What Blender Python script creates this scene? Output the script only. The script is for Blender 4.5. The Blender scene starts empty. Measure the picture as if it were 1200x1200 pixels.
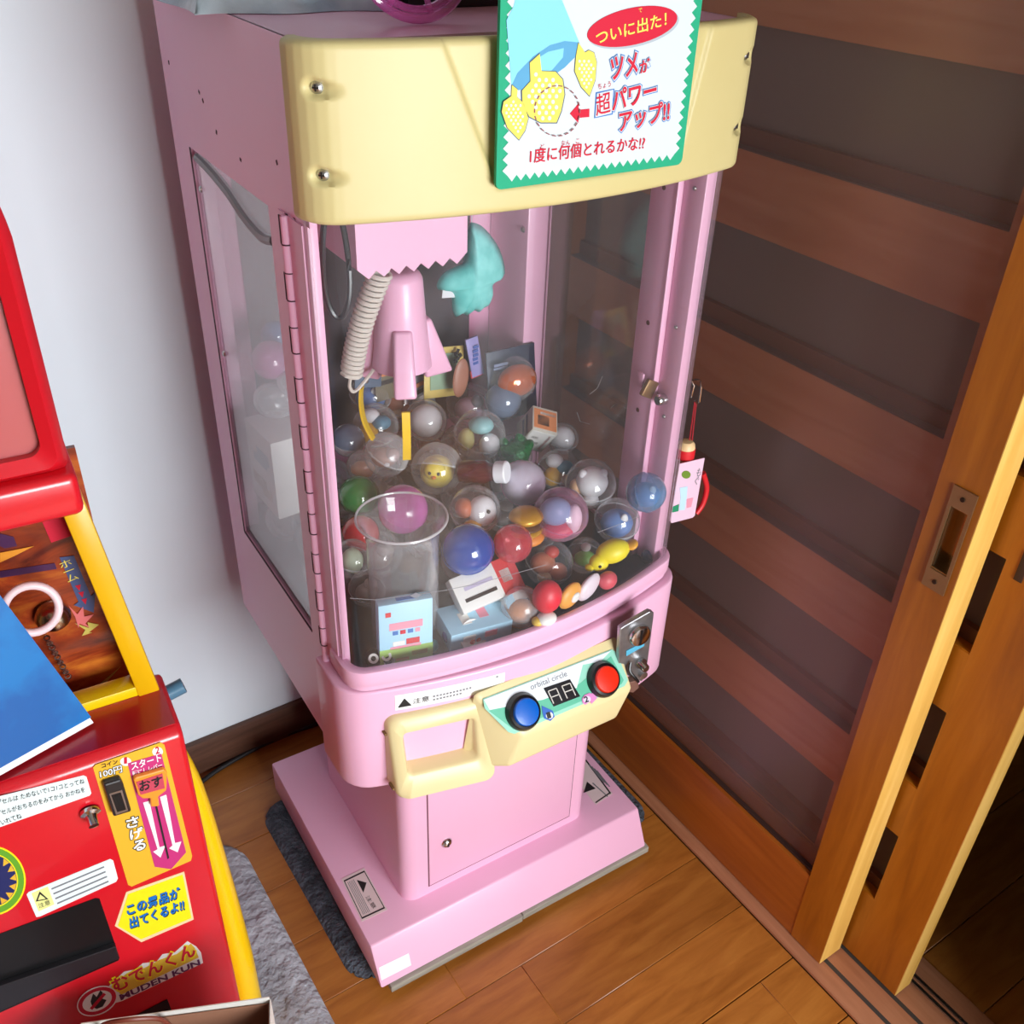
import bpy, bmesh, math, random
from mathutils import Vector, Matrix
random.seed(7)
PI = math.pi
scn = bpy.context.scene
col = scn.collection

# ------------------------------------------------------------------ camera
CAM_H = 1.45
F_PX = 1147.14
CX = Vector((0.82899808, -0.55821973, 0.03395449))     # image right
CY = Vector((-0.28583978, -0.47511341, -0.83220362))   # image down
CZ = Vector((0.48068472, 0.68018966, -0.55342951))     # view direction
cam_d = bpy.data.cameras.new('camera')
cam = bpy.data.objects.new('camera', cam_d); col.objects.link(cam)
cam_d.sensor_fit = 'HORIZONTAL'; cam_d.sensor_width = 36.0
cam_d.lens = 36.0 * F_PX / 1200.0
cam_d.clip_start = 0.02
mw = Matrix.Identity(4)
for i in range(3):
    mw[i][0] = CX[i]; mw[i][1] = -CY[i]; mw[i][2] = -CZ[i]
mw[2][3] = CAM_H
cam.matrix_world = mw
scn.camera = cam

# ------------------------------------------------------------------ world, light, exposure
wd = bpy.data.worlds.new('world'); scn.world = wd; wd.use_nodes = True
bg = wd.node_tree.nodes['Background']
bg.inputs[0].default_value = (0.72, 0.86, 1.0, 1); bg.inputs[1].default_value = 1.0

def area(name, loc, target, sx, sy, power, rgb):
    l = bpy.data.lights.new(name, 'AREA'); l.shape = 'RECTANGLE'; l.size = sx; l.size_y = sy
    l.energy = power; l.color = rgb
    o = bpy.data.objects.new(name, l); col.objects.link(o); o.location = loc
    o.rotation_euler = (Vector(target) - Vector(loc)).to_track_quat('-Z', 'Y').to_euler()
    return o
area('window_daylight', (0.50, -1.28, 1.02), (0.50, 0, 0.98), 0.82, 0.90, 57, (0.95, 0.98, 1.0))

scn.view_settings.view_transform = 'Standard'
scn.view_settings.look = 'None'
scn.view_settings.gamma = 1.0
scn.view_settings.use_curve_mapping = False
scn.view_settings.exposure = 0.0
scn.cycles.max_bounces = 10
scn.cycles.transparent_max_bounces = 40
scn.cycles.transmission_bounces = 8
scn.cycles.caustics_reflective = False
scn.cycles.caustics_refractive = False
scn.cycles.sample_clamp_indirect = 4.0

# ------------------------------------------------------------------ materials
def lin(c):
    c = c / 255.0
    return c / 12.92 if c <= 0.04045 else ((c + 0.055) / 1.055) ** 2.4
def L3(rgb): return (lin(rgb[0]), lin(rgb[1]), lin(rgb[2]), 1.0)
MATS = {}
def pm(name, rgb, rough=0.5, metal=0.0, spec=0.5, coat=0.0, noise=None, bump=None, emit=0.0):
    if name in MATS: return MATS[name]
    m = bpy.data.materials.new(name); m.use_nodes = True; nt = m.node_tree
    b = nt.nodes['Principled BSDF']
    b.inputs['Base Color'].default_value = L3(rgb); b.inputs['Roughness'].default_value = rough
    b.inputs['Metallic'].default_value = metal; b.inputs['Specular IOR Level'].default_value = spec
    b.inputs['Coat Weight'].default_value = coat
    if emit:
        b.inputs['Emission Color'].default_value = L3(rgb); b.inputs['Emission Strength'].default_value = emit
    if noise or bump:
        tc = nt.nodes.new('ShaderNodeTexCoord')
    if noise:   # (scale, rgb2, lo, hi)
        n = nt.nodes.new('ShaderNodeTexNoise'); n.inputs['Scale'].default_value = noise[0]; n.inputs['Detail'].default_value = 5
        r = nt.nodes.new('ShaderNodeValToRGB')
        r.color_ramp.elements[0].position = noise[2]; r.color_ramp.elements[1].position = noise[3]
        r.color_ramp.elements[0].color = L3(rgb); r.color_ramp.elements[1].color = L3(noise[1])
        nt.links.new(tc.outputs['Object'], n.inputs['Vector']); nt.links.new(n.outputs['Fac'], r.inputs['Fac'])
        nt.links.new(r.outputs['Color'], b.inputs['Base Color'])
    if bump:    # (scale, strength, distance)
        n2 = nt.nodes.new('ShaderNodeTexNoise'); n2.inputs['Scale'].default_value = bump[0]; n2.inputs['Detail'].default_value = 4
        bp = nt.nodes.new('ShaderNodeBump'); bp.inputs['Strength'].default_value = bump[1]; bp.inputs['Distance'].default_value = bump[2]
        nt.links.new(tc.outputs['Object'], n2.inputs['Vector']); nt.links.new(n2.outputs['Fac'], bp.inputs['Height'])
        nt.links.new(bp.outputs['Normal'], b.inputs['Normal'])
    MATS[name] = m
    return m

def wood(name, c1, c2, c3, stretch, rough=0.4, scale=7.0, rnd=0.25, coat=0.1):
    """grain stretched along one axis; each piece shifts its tone a little"""
    m = bpy.data.materials.new(name); m.use_nodes = True; nt = m.node_tree; N = nt.nodes; K = nt.links
    b = N['Principled BSDF']; b.inputs['Roughness'].default_value = rough; b.inputs['Coat Weight'].default_value = coat
    b.inputs['Coat Roughness'].default_value = 0.25
    tc = N.new('ShaderNodeTexCoord'); mp = N.new('ShaderNodeMapping'); mp.inputs['Scale'].default_value = stretch
    oi = N.new('ShaderNodeObjectInfo'); va = N.new('ShaderNodeVectorMath'); va.operation = 'ADD'
    sc = N.new('ShaderNodeVectorMath'); sc.operation = 'SCALE'; sc.inputs[0].default_value = (13.1, 7.7, 3.3)
    K.new(oi.outputs['Random'], sc.inputs['Scale']); K.new(tc.outputs['Object'], va.inputs[0]); K.new(sc.outputs[0], va.inputs[1])
    K.new(va.outputs[0], mp.inputs['Vector'])
    n = N.new('ShaderNodeTexNoise'); n.inputs['Scale'].default_value = scale; n.inputs['Detail'].default_value = 7
    n.inputs['Roughness'].default_value = 0.62; n.inputs['Distortion'].default_value = 0.6
    K.new(mp.outputs[0], n.inputs['Vector'])
    r = N.new('ShaderNodeValToRGB'); e = r.color_ramp.elements
    e[0].position = 0.30; e[0].color = L3(c1); e[1].position = 0.72; e[1].color = L3(c3)
    k = e.new(0.5); k.color = L3(c2)
    K.new(n.outputs['Fac'], r.inputs['Fac'])
    hv = N.new('ShaderNodeHueSaturation'); mr = N.new('ShaderNodeMapRange')
    mr.inputs['To Min'].default_value = 1 - rnd; mr.inputs['To Max'].default_value = 1 + rnd
    K.new(oi.outputs['Random'], mr.inputs['Value']); K.new(mr.outputs[0], hv.inputs['Value']); K.new(r.outputs['Color'], hv.inputs['Color'])
    K.new(hv.outputs['Color'], b.inputs['Base Color'])
    bp = N.new('ShaderNodeBump'); bp.inputs['Strength'].default_value = 0.12; bp.inputs['Distance'].default_value = 0.002
    K.new(n.outputs['Fac'], bp.inputs['Height']); K.new(bp.outputs['Normal'], b.inputs['Normal'])
    MATS[name] = m
    return m

def clear(name, tint=(255, 255, 255), base=0.05, edge=0.5, power=2.5, rough=0.06, body=(235, 238, 240), ior=1.45):
    """thin clear plastic: see-through face-on, glossy and milky towards its edges"""
    m = bpy.data.materials.new(name); m.use_nodes = True; nt = m.node_tree; N = nt.nodes; K = nt.links
    b = N['Principled BSDF']; b.inputs['Base Color'].default_value = L3(body); b.inputs['Roughness'].default_value = rough
    b.inputs['Specular IOR Level'].default_value = 0.8
    t = N.new('ShaderNodeBsdfTransparent'); t.inputs[0].default_value = L3(tint)
    lw = N.new('ShaderNodeLayerWeight'); lw.inputs['Blend'].default_value = 0.5
    pw = N.new('ShaderNodeMath'); pw.operation = 'POWER'; pw.inputs[1].default_value = power
    ml = N.new('ShaderNodeMath'); ml.operation = 'MULTIPLY_ADD'; ml.inputs[1].default_value = edge; ml.inputs[2].default_value = base
    K.new(lw.outputs['Facing'], pw.inputs[0]); K.new(pw.outputs[0], ml.inputs[0])
    g = N.new('ShaderNodeBsdfGlossy'); g.inputs['Roughness'].default_value = rough
    p5 = N.new('ShaderNodeMath'); p5.operation = 'POWER'; p5.inputs[1].default_value = 5.0
    fr = N.new('ShaderNodeMath'); fr.operation = 'MULTIPLY_ADD'; f0 = ((ior - 1) / (ior + 1)) ** 2
    fr.inputs[1].default_value = 1 - f0; fr.inputs[2].default_value = f0
    K.new(lw.outputs['Facing'], p5.inputs[0]); K.new(p5.outputs[0], fr.inputs[0])
    mx = N.new('ShaderNodeMixShader'); mx2 = N.new('ShaderNodeMixShader')
    K.new(ml.outputs[0], mx.inputs[0]); K.new(t.outputs[0], mx.inputs[1]); K.new(b.outputs[0], mx.inputs[2])
    K.new(fr.outputs[0], mx2.inputs[0]); K.new(mx.outputs[0], mx2.inputs[1]); K.new(g.outputs[0], mx2.inputs[2])
    K.new(mx2.outputs[0], N['Material Output'].inputs['Surface'])
    MATS[name] = m
    return m

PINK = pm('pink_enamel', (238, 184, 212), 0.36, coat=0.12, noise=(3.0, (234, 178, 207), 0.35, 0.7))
PINKD = pm('pink_enamel_shaded', (214, 146, 178), 0.4)  # shaded copy of the pink: interior shade is put into the colour
CREAM = pm('cream_plastic', (206, 191, 136), 0.42, spec=0.35, noise=(5.0, (202, 185, 126), 0.4, 0.75))
CREAM2 = pm('pale_cream_plastic', (226, 210, 158), 0.36)
STEEL = pm('steel', (190, 190, 190), 0.28, 1.0)
CHROME = pm('chrome', (215, 215, 215), 0.14, 1.0)
BRASS = pm('dull_brass', (150, 120, 84), 0.38, 0.8)
BLACK = pm('black_plastic', (18, 18, 20), 0.35)
RUBBER = pm('black_rubber', (22, 22, 24), 0.55)
WHITE = pm('white_sticker', (240, 240, 240), 0.5)
INK = pm('black_ink', (28, 26, 28), 0.6)
GREYINK = pm('grey_ink', (120, 122, 128), 0.6)
RED = pm('red_enamel', (206, 22, 36), 0.28, coat=0.3)
DRED = pm('deep_red_enamel', (176, 14, 32), 0.3, coat=0.2)
YELLOW = pm('yellow_enamel', (240, 196, 8), 0.3, coat=0.3)
ACRYL = clear('clear_acrylic', base=0.014, edge=0.2, power=5, rough=0.03)
CLEAR = clear('clear_capsule', base=0.05, edge=0.7, power=2.6, ior=1.62, body=(244, 246, 248))
FROST = clear('cloudy_capsule', base=0.22, edge=0.6, power=1.8, rough=0.18)

# ------------------------------------------------------------------ geometry helpers
def tag(o, label=None, cat=None, group=None, kind=None):
    if label: o['label'] = label
    if cat: o['category'] = cat
    if group: o['group'] = group
    if kind: o['kind'] = kind
    return o
def empty(name, loc=(0, 0, 0), rz=0.0, label=None, cat=None, group=None, kind=None, rot=None):
    o = bpy.data.objects.new(name, None); col.objects.link(o); o.location = loc
    o.rotation_euler = rot if rot else (0, 0, rz); o.empty_display_size = 0.02
    return tag(o, label, cat, group, kind)
def link(name, me, parent=None):
    o = bpy.data.objects.new(name, me); col.objects.link(o)
    if parent is not None: o.parent = parent
    return o
def finish(me, mats, smooth=True, ang=38):
    for m in (mats if isinstance(mats, (list, tuple)) else [mats]): me.materials.append(m)
    if smooth:
        for p in me.polygons: p.use_smooth = True
        me.set_sharp_from_angle(angle=math.radians(ang))
    return me
def mk(name, V, Fc, mat, parent=None, bevel=0.0, segs=2, smooth=True, ang=38, fix=True):
    me = bpy.data.meshes.new(name)
    me.from_pydata([tuple(v) for v in V], [], Fc)
    if fix or bevel:
        bm = bmesh.new(); bm.from_mesh(me)
        if fix: bmesh.ops.recalc_face_normals(bm, faces=bm.faces)
        if bevel:
            ed = [e for e in bm.edges if len(e.link_faces) == 2 and e.calc_face_angle(0) > math.radians(28)]
            bmesh.ops.bevel(bm, geom=ed, offset=bevel, segments=segs, affect='EDGES', profile=0.5, clamp_overlap=True)
        bm.to_mesh(me); bm.free()
    finish(me, mat, smooth, ang)
    return link(name, me, parent)
def box(name, x, y, z, mat, parent=None, bevel=0.0, segs=2):
    V = [(a, b, c) for a in x for b in y for c in z]
    Fc = [(0, 1, 3, 2), (4, 6, 7, 5), (0, 4, 5, 1), (2, 3, 7, 6), (0, 2, 6, 4), (1, 5, 7, 3)]
    return mk(name, V, Fc, mat, parent, bevel, segs)
def obox(name, c, half, mat, parent=None, R=None, bevel=0.0, segs=2):
    R = R or Matrix.Identity(3)
    V = [Vector(c) + R @ Vector((sx * half[0], sy * half[1], sz * half[2])) for sx in (-1, 1) for sy in (-1, 1) for sz in (-1, 1)]
    Fc = [(0, 1, 3, 2), (4, 6, 7, 5), (0, 4, 5, 1), (2, 3, 7, 6), (0, 2, 6, 4), (1, 5, 7, 3)]
    return mk(name, V, Fc, mat, parent, bevel, segs)
def prism(name, pts, d, mat, parent=None, bevel=0.0, segs=2, smooth=True):
    """closed 3-D polygon pts extruded by vector d"""
    n = len(pts); d = Vector(d)
    V = [Vector(p) for p in pts] + [Vector(p) + d for p in pts]
    Fc = [tuple(range(n)), tuple(range(2 * n - 1, n - 1, -1))] + [(i, (i + 1) % n, n + (i + 1) % n, n + i) for i in range(n)]
    return mk(name, V, Fc, mat, parent, bevel, segs, smooth)
def lathe(name, prof, mat, parent=None, loc=(0, 0, 0), R=None, segs=28, close=False, ang=38):
    """prof: list of (r, z); revolved about z then rotated by R and moved to loc"""
    R = R or Matrix.Identity(3); loc = Vector(loc); V = []; Fc = []; rings = []
    for r, z in prof:
        if r < 1e-6:
            rings.append([len(V)]); V.append(loc + R @ Vector((0, 0, z)))
        else:
            rings.append(list(range(len(V), len(V) + segs)))
            for k in range(segs):
                a = 2 * PI * k / segs
                V.append(loc + R @ Vector((r * math.cos(a), r * math.sin(a), z)))
    pairs = list(zip(rings[:-1], rings[1:]))
    if close: pairs.append((rings[-1], rings[0]))
    for A, B in pairs:
        for k in range(segs):
            k2 = (k + 1) % segs
            if len(A) == 1 and len(B) == 1: continue
            if len(A) == 1: Fc.append((A[0], B[k], B[k2]))
            elif len(B) == 1: Fc.append((A[k], B[0], A[k2]))
            else: Fc.append((A[k], B[k], B[k2], A[k2]))
    return mk(name, V, Fc, mat, parent, ang=ang)
def tube(name, pts, r, mat, parent=None, segs=10, cap=True, closed=False):
    pts = [Vector(p) for p in pts]; n = len(pts); rr = r if isinstance(r, (list, tuple)) else [r] * n
    V = []; Fc = []; up = None
    for i, p in enumerate(pts):
        t = (pts[(i + 1) % n] - pts[i - 1]) if closed else (pts[min(i + 1, n - 1)] - pts[max(i - 1, 0)])
        t.normalize()
        if up is None:
            up = Vector((0, 0, 1)) if abs(t.z) < 0.9 else Vector((1, 0, 0))
        up = (up - t * up.dot(t)).normalized(); s = t.cross(up)
        for k in range(segs):
            a = 2 * PI * k / segs
            V.append(p + (up * math.cos(a) + s * math.sin(a)) * rr[i])
    for i in range(n if closed else n - 1):
        j = (i + 1) % n
        for k in range(segs):
            k2 = (k + 1) % segs
            Fc.append((i * segs + k, i * segs + k2, j * segs + k2, j * segs + k))
    if cap and not closed:
        Fc.append(tuple(range(segs))); Fc.append(tuple(range((n - 1) * segs, n * segs)))
    return mk(name, V, Fc, mat, parent)
def smooth_path(P, k=8):
    P = [Vector(p) for p in P]; out = []
    for i in range(len(P) - 1):
        p0 = P[max(i - 1, 0)]; p1 = P[i]; p2 = P[i + 1]; p3 = P[min(i + 2, len(P) - 1)]
        for j in range(k):
            t = j / k
            out.append(0.5 * ((2 * p1) + (p2 - p0) * t + (2 * p0 - 5 * p1 + 4 * p2 - p3) * t * t + (3 * p1 - p0 - 3 * p2 + p3) * t ** 3))
    out.append(P[-1]); return out
def blobs(name, parts, parent=None, segs=16):
    """one mesh of several ellipsoids: (centre, radii, material[, euler])"""
    bm = bmesh.new(); mats = []
    for p in parts:
        c, r, m = p[0], p[1], p[2]
        if m not in mats: mats.append(m)
        Mx = Matrix.Translation(c)
        if len(p) > 3:
            from mathutils import Euler
            Mx = Mx @ Euler(p[3]).to_matrix().to_4x4()
        Mx = Mx @ Matrix.Diagonal((r[0], r[1], r[2], 1))
        res = bmesh.ops.create_uvsphere(bm, u_segments=segs, v_segments=max(6, segs * 5 // 8), radius=1.0, matrix=Mx)
        idx = mats.index(m)
        for v in res['verts']:
            for f in v.link_faces: f.material_index = idx
    me = bpy.data.meshes.new(name); bm.to_mesh(me); bm.free()
    finish(me, mats)
    return link(name, me, parent)

class Frame:
    """a yawed local frame; turns photograph pixels into points on local planes"""
    def __init__(s, o, yaw):
        s.o = Vector(o); s.yaw = yaw
        s.ex = Vector((math.cos(yaw), math.sin(yaw), 0)); s.ey = Vector((-math.sin(yaw), math.cos(yaw), 0)); s.ez = Vector((0, 0, 1))
        s.c = s.loc(Vector((0, 0, CAM_H)))
    def loc(s, w):
        d = Vector(w) - s.o; return Vector((d.dot(s.ex), d.dot(s.ey), d.z))
    def ray(s, px, py):
        w = CX * (px - 600) + CY * (py - 600) + CZ * F_PX; w.normalize()
        return Vector((w.dot(s.ex), w.dot(s.ey), w.z))
    def on(s, px, py, p0, n):
        d = s.ray(px, py); n = Vector(n)
        return s.c + d * ((Vector(p0) - s.c).dot(n) / d.dot(n))
    def y(s, px, py, v): return s.on(px, py, (0, v, 0), (0, 1, 0))
    def x(s, px, py, v): return s.on(px, py, (v, 0, 0), (1, 0, 0))
    def z(s, px, py, v): return s.on(px, py, (0, 0, v), (0, 0, 1))
WF = Frame((0, 0, 0), 0.0)

class Face:
    """a flat face of a frame for stickers and lettering: pixel -> point lifted off the face"""
    def __init__(s, fr, p0, n):
        s.fr = fr; s.p0 = Vector(p0); s.n = Vector(n).normalized()
    def at(s, px, off=0.0): return s.fr.on(px[0], px[1], s.p0 + s.n * off, s.n)
    def poly(s, name, pix, mat, parent, off=0.0006, th=0.0004, bevel=0):
        pts = [s.at(p, off) for p in pix]
        return prism(name, pts, -s.n * th, mat, parent, bevel, smooth=False)
    def ell(s, name, c, r, mat, parent, off=0.0006, rot=0.0, n=28, th=0.0004):
        a = math.radians(rot); pix = []
        for k in range(n):
            t = 2 * PI * k / n; u = r[0] * math.cos(t); v = r[1] * math.sin(t)
            pix.append((c[0] + u * math.cos(a) - v * math.sin(a), c[1] + u * math.sin(a) + v * math.cos(a)))
        return s.poly(name, pix, mat, parent, off, th)
    def text(s, name, body, a, b, hpx, mat, parent, off=0.0010, bold=0.0, space=1.0):
        A = s.at(a, off); B = s.at(b, off); x = (B - A); w = x.length; x.normalize(); yv = s.n.cross(x)
        up = s.at((a[0] + (a[0] - 515) * -0.0, a[1] - hpx), off)
        h = abs((up - A).dot(yv))
        return text3(name, body, A, x, yv, s.n, w, h, mat, parent, bold, space)
def text_mesh(body, bold, space):
    c = bpy.data.curves.new('lettering', 'FONT'); c.body = body; c.size = 1.0; c.offset = bold; c.space_line = 0.86
    c.resolution_u = 3; c.space_character = space; c.align_x = 'LEFT'
    o = bpy.data.objects.new('lettering', c); col.objects.link(o)
    bpy.context.view_layer.update()
    me = bpy.data.meshes.new_from_object(o.evaluated_get(bpy.context.evaluated_depsgraph_get()))
    bpy.data.objects.remove(o); bpy.data.curves.remove(c)
    return me
def text3(name, body, A, x, yv, n, w, h, mat, parent, bold=0.0, space=1.0):
    """lettering fitted to width w and height h; bold swells the strokes without changing the fit"""
    me = text_mesh(body, 0.0, space)
    vs = [v.co.copy() for v in me.vertices]
    x0 = min(v.x for v in vs); x1 = max(v.x for v in vs); y0 = min(v.y for v in vs); y1 = max(v.y for v in vs)
    if bold: bpy.data.meshes.remove(me); me = text_mesh(body, bold, space)
    sx = w / (x1 - x0); sy = (h / (y1 - y0)) if h else sx
    for v in me.vertices:
        v.co = A + x * ((v.co.x - x0) * sx) + yv * ((v.co.y - y0) * sy)
    me.materials.clear(); me.materials.append(mat)
    me.name = name
    return link(name, me, parent)
def dup(root, parent=None):
    c = root.copy(); col.objects.link(c); c.parent = parent
    for ch in list(root.children): dup(ch, c)
    return c

# ================================================================== THE ROOM
WALLP = pm('white_wall_paint', (226, 237, 244), 0.85, noise=(2.0, (221, 233, 241), 0.4, 0.7), bump=(220, 0.08, 0.001))
CEILM = pm('darkened_ceiling', (150, 140, 128), 0.9)  # unseen ceiling, coloured dark to lower the ambient light
PLANK = wood('floor_wood', (146, 86, 30), (166, 102, 40), (182, 118, 50), (1.4, 9, 9), 0.34, 5.0, 0.13, 0.15)
DOORW = wood('door_wood', (146, 80, 10), (164, 93, 14), (178, 106, 24), (9, 9, 0.9), 0.36, 4.0, 0.03, 0.12)
DOORR = wood('door_rail_wood', (146, 74, 18), (162, 86, 24), (176, 98, 32), (9, 0.9, 9), 0.36, 4.0, 0.03, 0.12)
EDGEW = wood('lit_edge_wood', (206, 158, 72), (218, 172, 86), (228, 186, 104), (9, 9, 0.7), 0.5, 5.0, 0.03, 0.0)  # paler copy of the door wood; window light on end faces painted in
SILLW = wood('sill_wood', (150, 96, 66), (164, 108, 76), (178, 122, 90), (9, 0.8, 9), 0.5, 5.0, 0.03, 0.0)
BASEW = wood('baseboard_wood', (70, 44, 32), (88, 58, 44), (104, 72, 56), (0.8, 9, 9), 0.5, 5.0, 0.03, 0.0)
DARKG = pm('dark_backing', (128, 122, 118), 0.7)
LATT = wood('lattice_wood_lightened', (200, 126, 80), (212, 140, 94), (222, 152, 108), (9, 0.9, 9), 0.5, 4.0, 0.03, 0.0)  # door wood lightened to make up for weak light behind the glass

fl = tag(box('floor', (-1.75, 2.65), (-1.45, 1.36), (-0.06, -0.012), pm('subfloor', (90, 56, 24), 0.8)), kind='structure')
YS = 0.478; PWID = 0.1125
plank_me = {}
def plank(x0, x1, y0, y1):
    key = (round(x1 - x0, 3), round(y1 - y0, 3))
    if key not in plank_me:
        w, d = key
        o = box('plank', (0, w), (0.0005, d - 0.0005), (-0.012, 0), PLANK, fl, bevel=0.0009, segs=1)
        plank_me[key] = o.data
    else:
        o = link('plank', plank_me[key], fl)
    o.location = (x0, y0, 0)
row = 0
k0 = -17
for k in range(k0, 8):
    y0 = YS + k * PWID; y1 = min(y0 + PWID, 1.358)
    off = {2: 0.449, 3: 0.02, 1: -0.35, 0: 0.18, -1: -0.05}.get(k, ((k * 0.37) % 0.9))
    xs = [-1.75]; x = off - 1.8
    while x < 0.93:
        if x > -1.6: xs.append(x)
        x += 0.9
    xs.append(0.925)
    if len(xs) > 2 and xs[-1] - xs[-2] < 0.05: xs.pop(-2)
    for a, b in zip(xs[:-1], xs[1:]): plank(a, b, y0, y1)
for k in range(-8, 8):          # the dim room beyond the sliding doors
    y0 = YS + k * PWID
    plank(1.10, 2.60, y0, min(y0 + PWID, 1.358))
tag(box('ceiling', (-1.75, 2.65), (-1.45, 1.46), (2.35, 2.41), CEILM), kind='structure')
wb = tag(box('wall_back', (-1.75, 2.65), (1.358, 1.45), (0, 2.35), WALLP), kind='structure')
tag(box('baseboard_back', (-1.75, 0.925), (1.346, 1.358), (0, 0.078), BASEW, bevel=0.002), kind='structure')
tag(box('wall_left', (-1.85, -1.75), (-1.45, 1.45), (0, 2.35), pm('bounce_cutting_brown', (112, 92, 78), 0.8)), kind='structure')  # unseen wall, made dark brown to cut bounce onto the cabinet side
def wall_with_hole(name, fixed, span, hole, axis, mat):
    f0, f1 = fixed; a0, a1, b0, b1 = span; h0, h1, g0, g1 = hole; V = []; Fc = []
    for (p0, p1, q0, q1) in ((a0, h0, b0, b1), (h1, a1, b0, b1), (h0, h1, b0, g0), (h0, h1, g1, b1)):
        base = len(V)
        for a in (p0, p1):
            for f in (f0, f1):
                for b in (q0, q1): V.append((a, f, b) if axis == 'y' else (f, a, b))
        Fc += [tuple(base + i for i in t) for t in ((0, 1, 3, 2), (4, 6, 7, 5), (0, 4, 5, 1), (2, 3, 7, 6), (0, 2, 6, 4), (1, 5, 7, 3))]
    return tag(mk(name, V, Fc, mat), kind='structure')
wall_with_hole('wall_front', (-1.45, -1.35), (-1.75, 2.65, 0, 2.35), (0.06, 0.93, 0.54, 1.50), 'y', WALLP)
wf = empty('window_1', (0, -1.35, 0), kind='structure')
for nm, x, z in (('window_frame', (0.06, 0.085), (0.54, 1.50)), ('window_frame', (0.905, 0.93), (0.54, 1.50)), ('window_frame', (0.085, 0.905), (0.54, 0.565)), ('window_frame', (0.085, 0.905), (1.475, 1.50)), ('mullion', (0.48, 0.51), (0.565, 1.475))):
    box(nm, x, (-0.05, -0.01), z, pm('aluminium', (150, 150, 150), 0.4, 0.9), wf)
tag(box('wall_right_added', (0.93, 1.10), (-1.35, -0.02), (0, 2.35), WALLP), kind='structure')  # unseen wall added to keep window light off the far room's floor
tag(box('trim_2', (0.93, 1.10), (-0.02, 1.358), (1.92, 2.35), DOORW), kind='structure')
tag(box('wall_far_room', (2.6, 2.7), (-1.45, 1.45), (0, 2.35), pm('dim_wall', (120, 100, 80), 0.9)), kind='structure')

# ---- sliding-door sill with its grooves
sill = tag(box('trim_1', (0.925, 1.10), (-0.02, 1.357), (0, 0.008), SILLW, bevel=0.003), kind='structure')
for x0, x1 in ((0.957, 0.964), (0.999, 1.006)):
    box('groove', (x0, x1), (-0.02, 1.355), (0.0075, 0.0086), pm('groove_dark', (60, 54, 50), 0.7), sill)
box('metal_rail', (1.045, 1.050), (-0.02, 1.355), (0.008, 0.012), STEEL, sill)
box('metal_rail', (1.056, 1.061), (-0.02, 1.355), (0.008, 0.012), STEEL, sill)

def multi(name, boxes, mat, parent, bevel=0.0):
    V = []; Fc = []
    for x, y, z in boxes:
        b = len(V); V += [(p, q, r) for p in x for q in y for r in z]
        Fc += [tuple(b + i for i in t) for t in ((0, 1, 3, 2), (4, 6, 7, 5), (0, 4, 5, 1), (2, 3, 7, 6), (0, 2, 6, 4), (1, 5, 7, 3))]
    return mk(name, V, Fc, mat, parent, bevel)
# ---- door_1: glazed sliding door (nearer track)
d1 = empty('door_1', (0.945, 0.443, 0), kind='structure')
D1 = Frame((0.945, 0.443, 0), 0.0)
DT = 0.048
H0, H1, HZ0, HZ1 = 0.012, 0.036, 0.775, 0.862       # handle recess in the stile
st = multi('stile', [((0, DT), (0.0012, H0), (0.012, 1.92)), ((0, DT), (H1, 0.060), (0.012, 1.92)), ((0, DT), (H0, H1), (0.012, HZ0)), ((0, DT), (H0, H1), (HZ1, 1.92)), ((0.022, DT), (H0, H1), (HZ0, HZ1))], DOORW, d1)
box('edge_face', (0.0, DT), (0.0, 0.0012), (0.012, 1.92), EDGEW, d1)
box('bottom_rail', (0.001, DT - 0.001), (0.060, 0.913), (0.012, 0.163), DOORR, d1)
box('top_rail', (0.001, DT - 0.001), (0.060, 0.913), (1.80, 1.92), DOORR, d1)
GLASS = clear('haze_tinted_door_glass', tint=(246, 242, 240), base=0.115, edge=0.02, power=2, rough=0.3, body=(184, 158, 150), ior=1.12)  # pale body colour paints the reflected haze into the glass
box('glass_pane', (0.016, 0.021), (0.060, 0.913), (0.163, 1.80), GLASS, d1)
BEAD = pm('dark_glazing_bead', (58, 34, 26), 0.6)
box('glazing_bead', (0.008, 0.016), (0.060, 0.0635), (0.163, 1.80), BEAD, d1)
box('glazing_bead', (0.008, 0.016), (0.0635, 0.913), (0.163, 0.1665), BEAD, d1)
hp = multi('handle_plate', [((-0.0025, 0.0), (H0 - 0.003, H0 + 0.001), (HZ0 - 0.026, HZ1 + 0.026)), ((-0.0025, 0.0), (H1 - 0.001, H1 + 0.003), (HZ0 - 0.026, HZ1 + 0.026)), ((-0.0025, 0.0), (H0 + 0.001, H1 - 0.001), (HZ0 - 0.026, HZ0)), ((-0.0025, 0.0), (H0 + 0.001, H1 - 0.001), (HZ1, HZ1 + 0.026))], BRASS, d1)
hp['label'] = 'dull brass flush pull let into the door stile'
multi('handle_cup', [((0.001, 0.0215), (H0 + 0.0002, H0 + 0.002), (HZ0, HZ1)), ((0.001, 0.0215), (H1 - 0.002, H1 - 0.0002), (HZ0, HZ1)), ((0.019, 0.0215), (H0, H1), (HZ0, HZ1)), ((-0.001, 0.0215), (H0, H1), (HZ0, HZ0 + 0.002)), ((0.0, 0.0215), (H0, H1), (HZ1 - 0.002, HZ1))], pm('polished_brass', (170, 145, 110), 0.2, 0.9), hp)
for zz in (HZ0 - 0.014, HZ1 + 0.014):
    lathe('screw', [(0, -0.0008), (0.0028, -0.0006), (0.003, 0)], pm('dark_screw', (60, 45, 35), 0.4, 0.8), hp, (-0.0032, (H0 + H1) / 2, zz), Matrix.Rotation(PI / 2, 3, 'Y'), 12)
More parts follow.
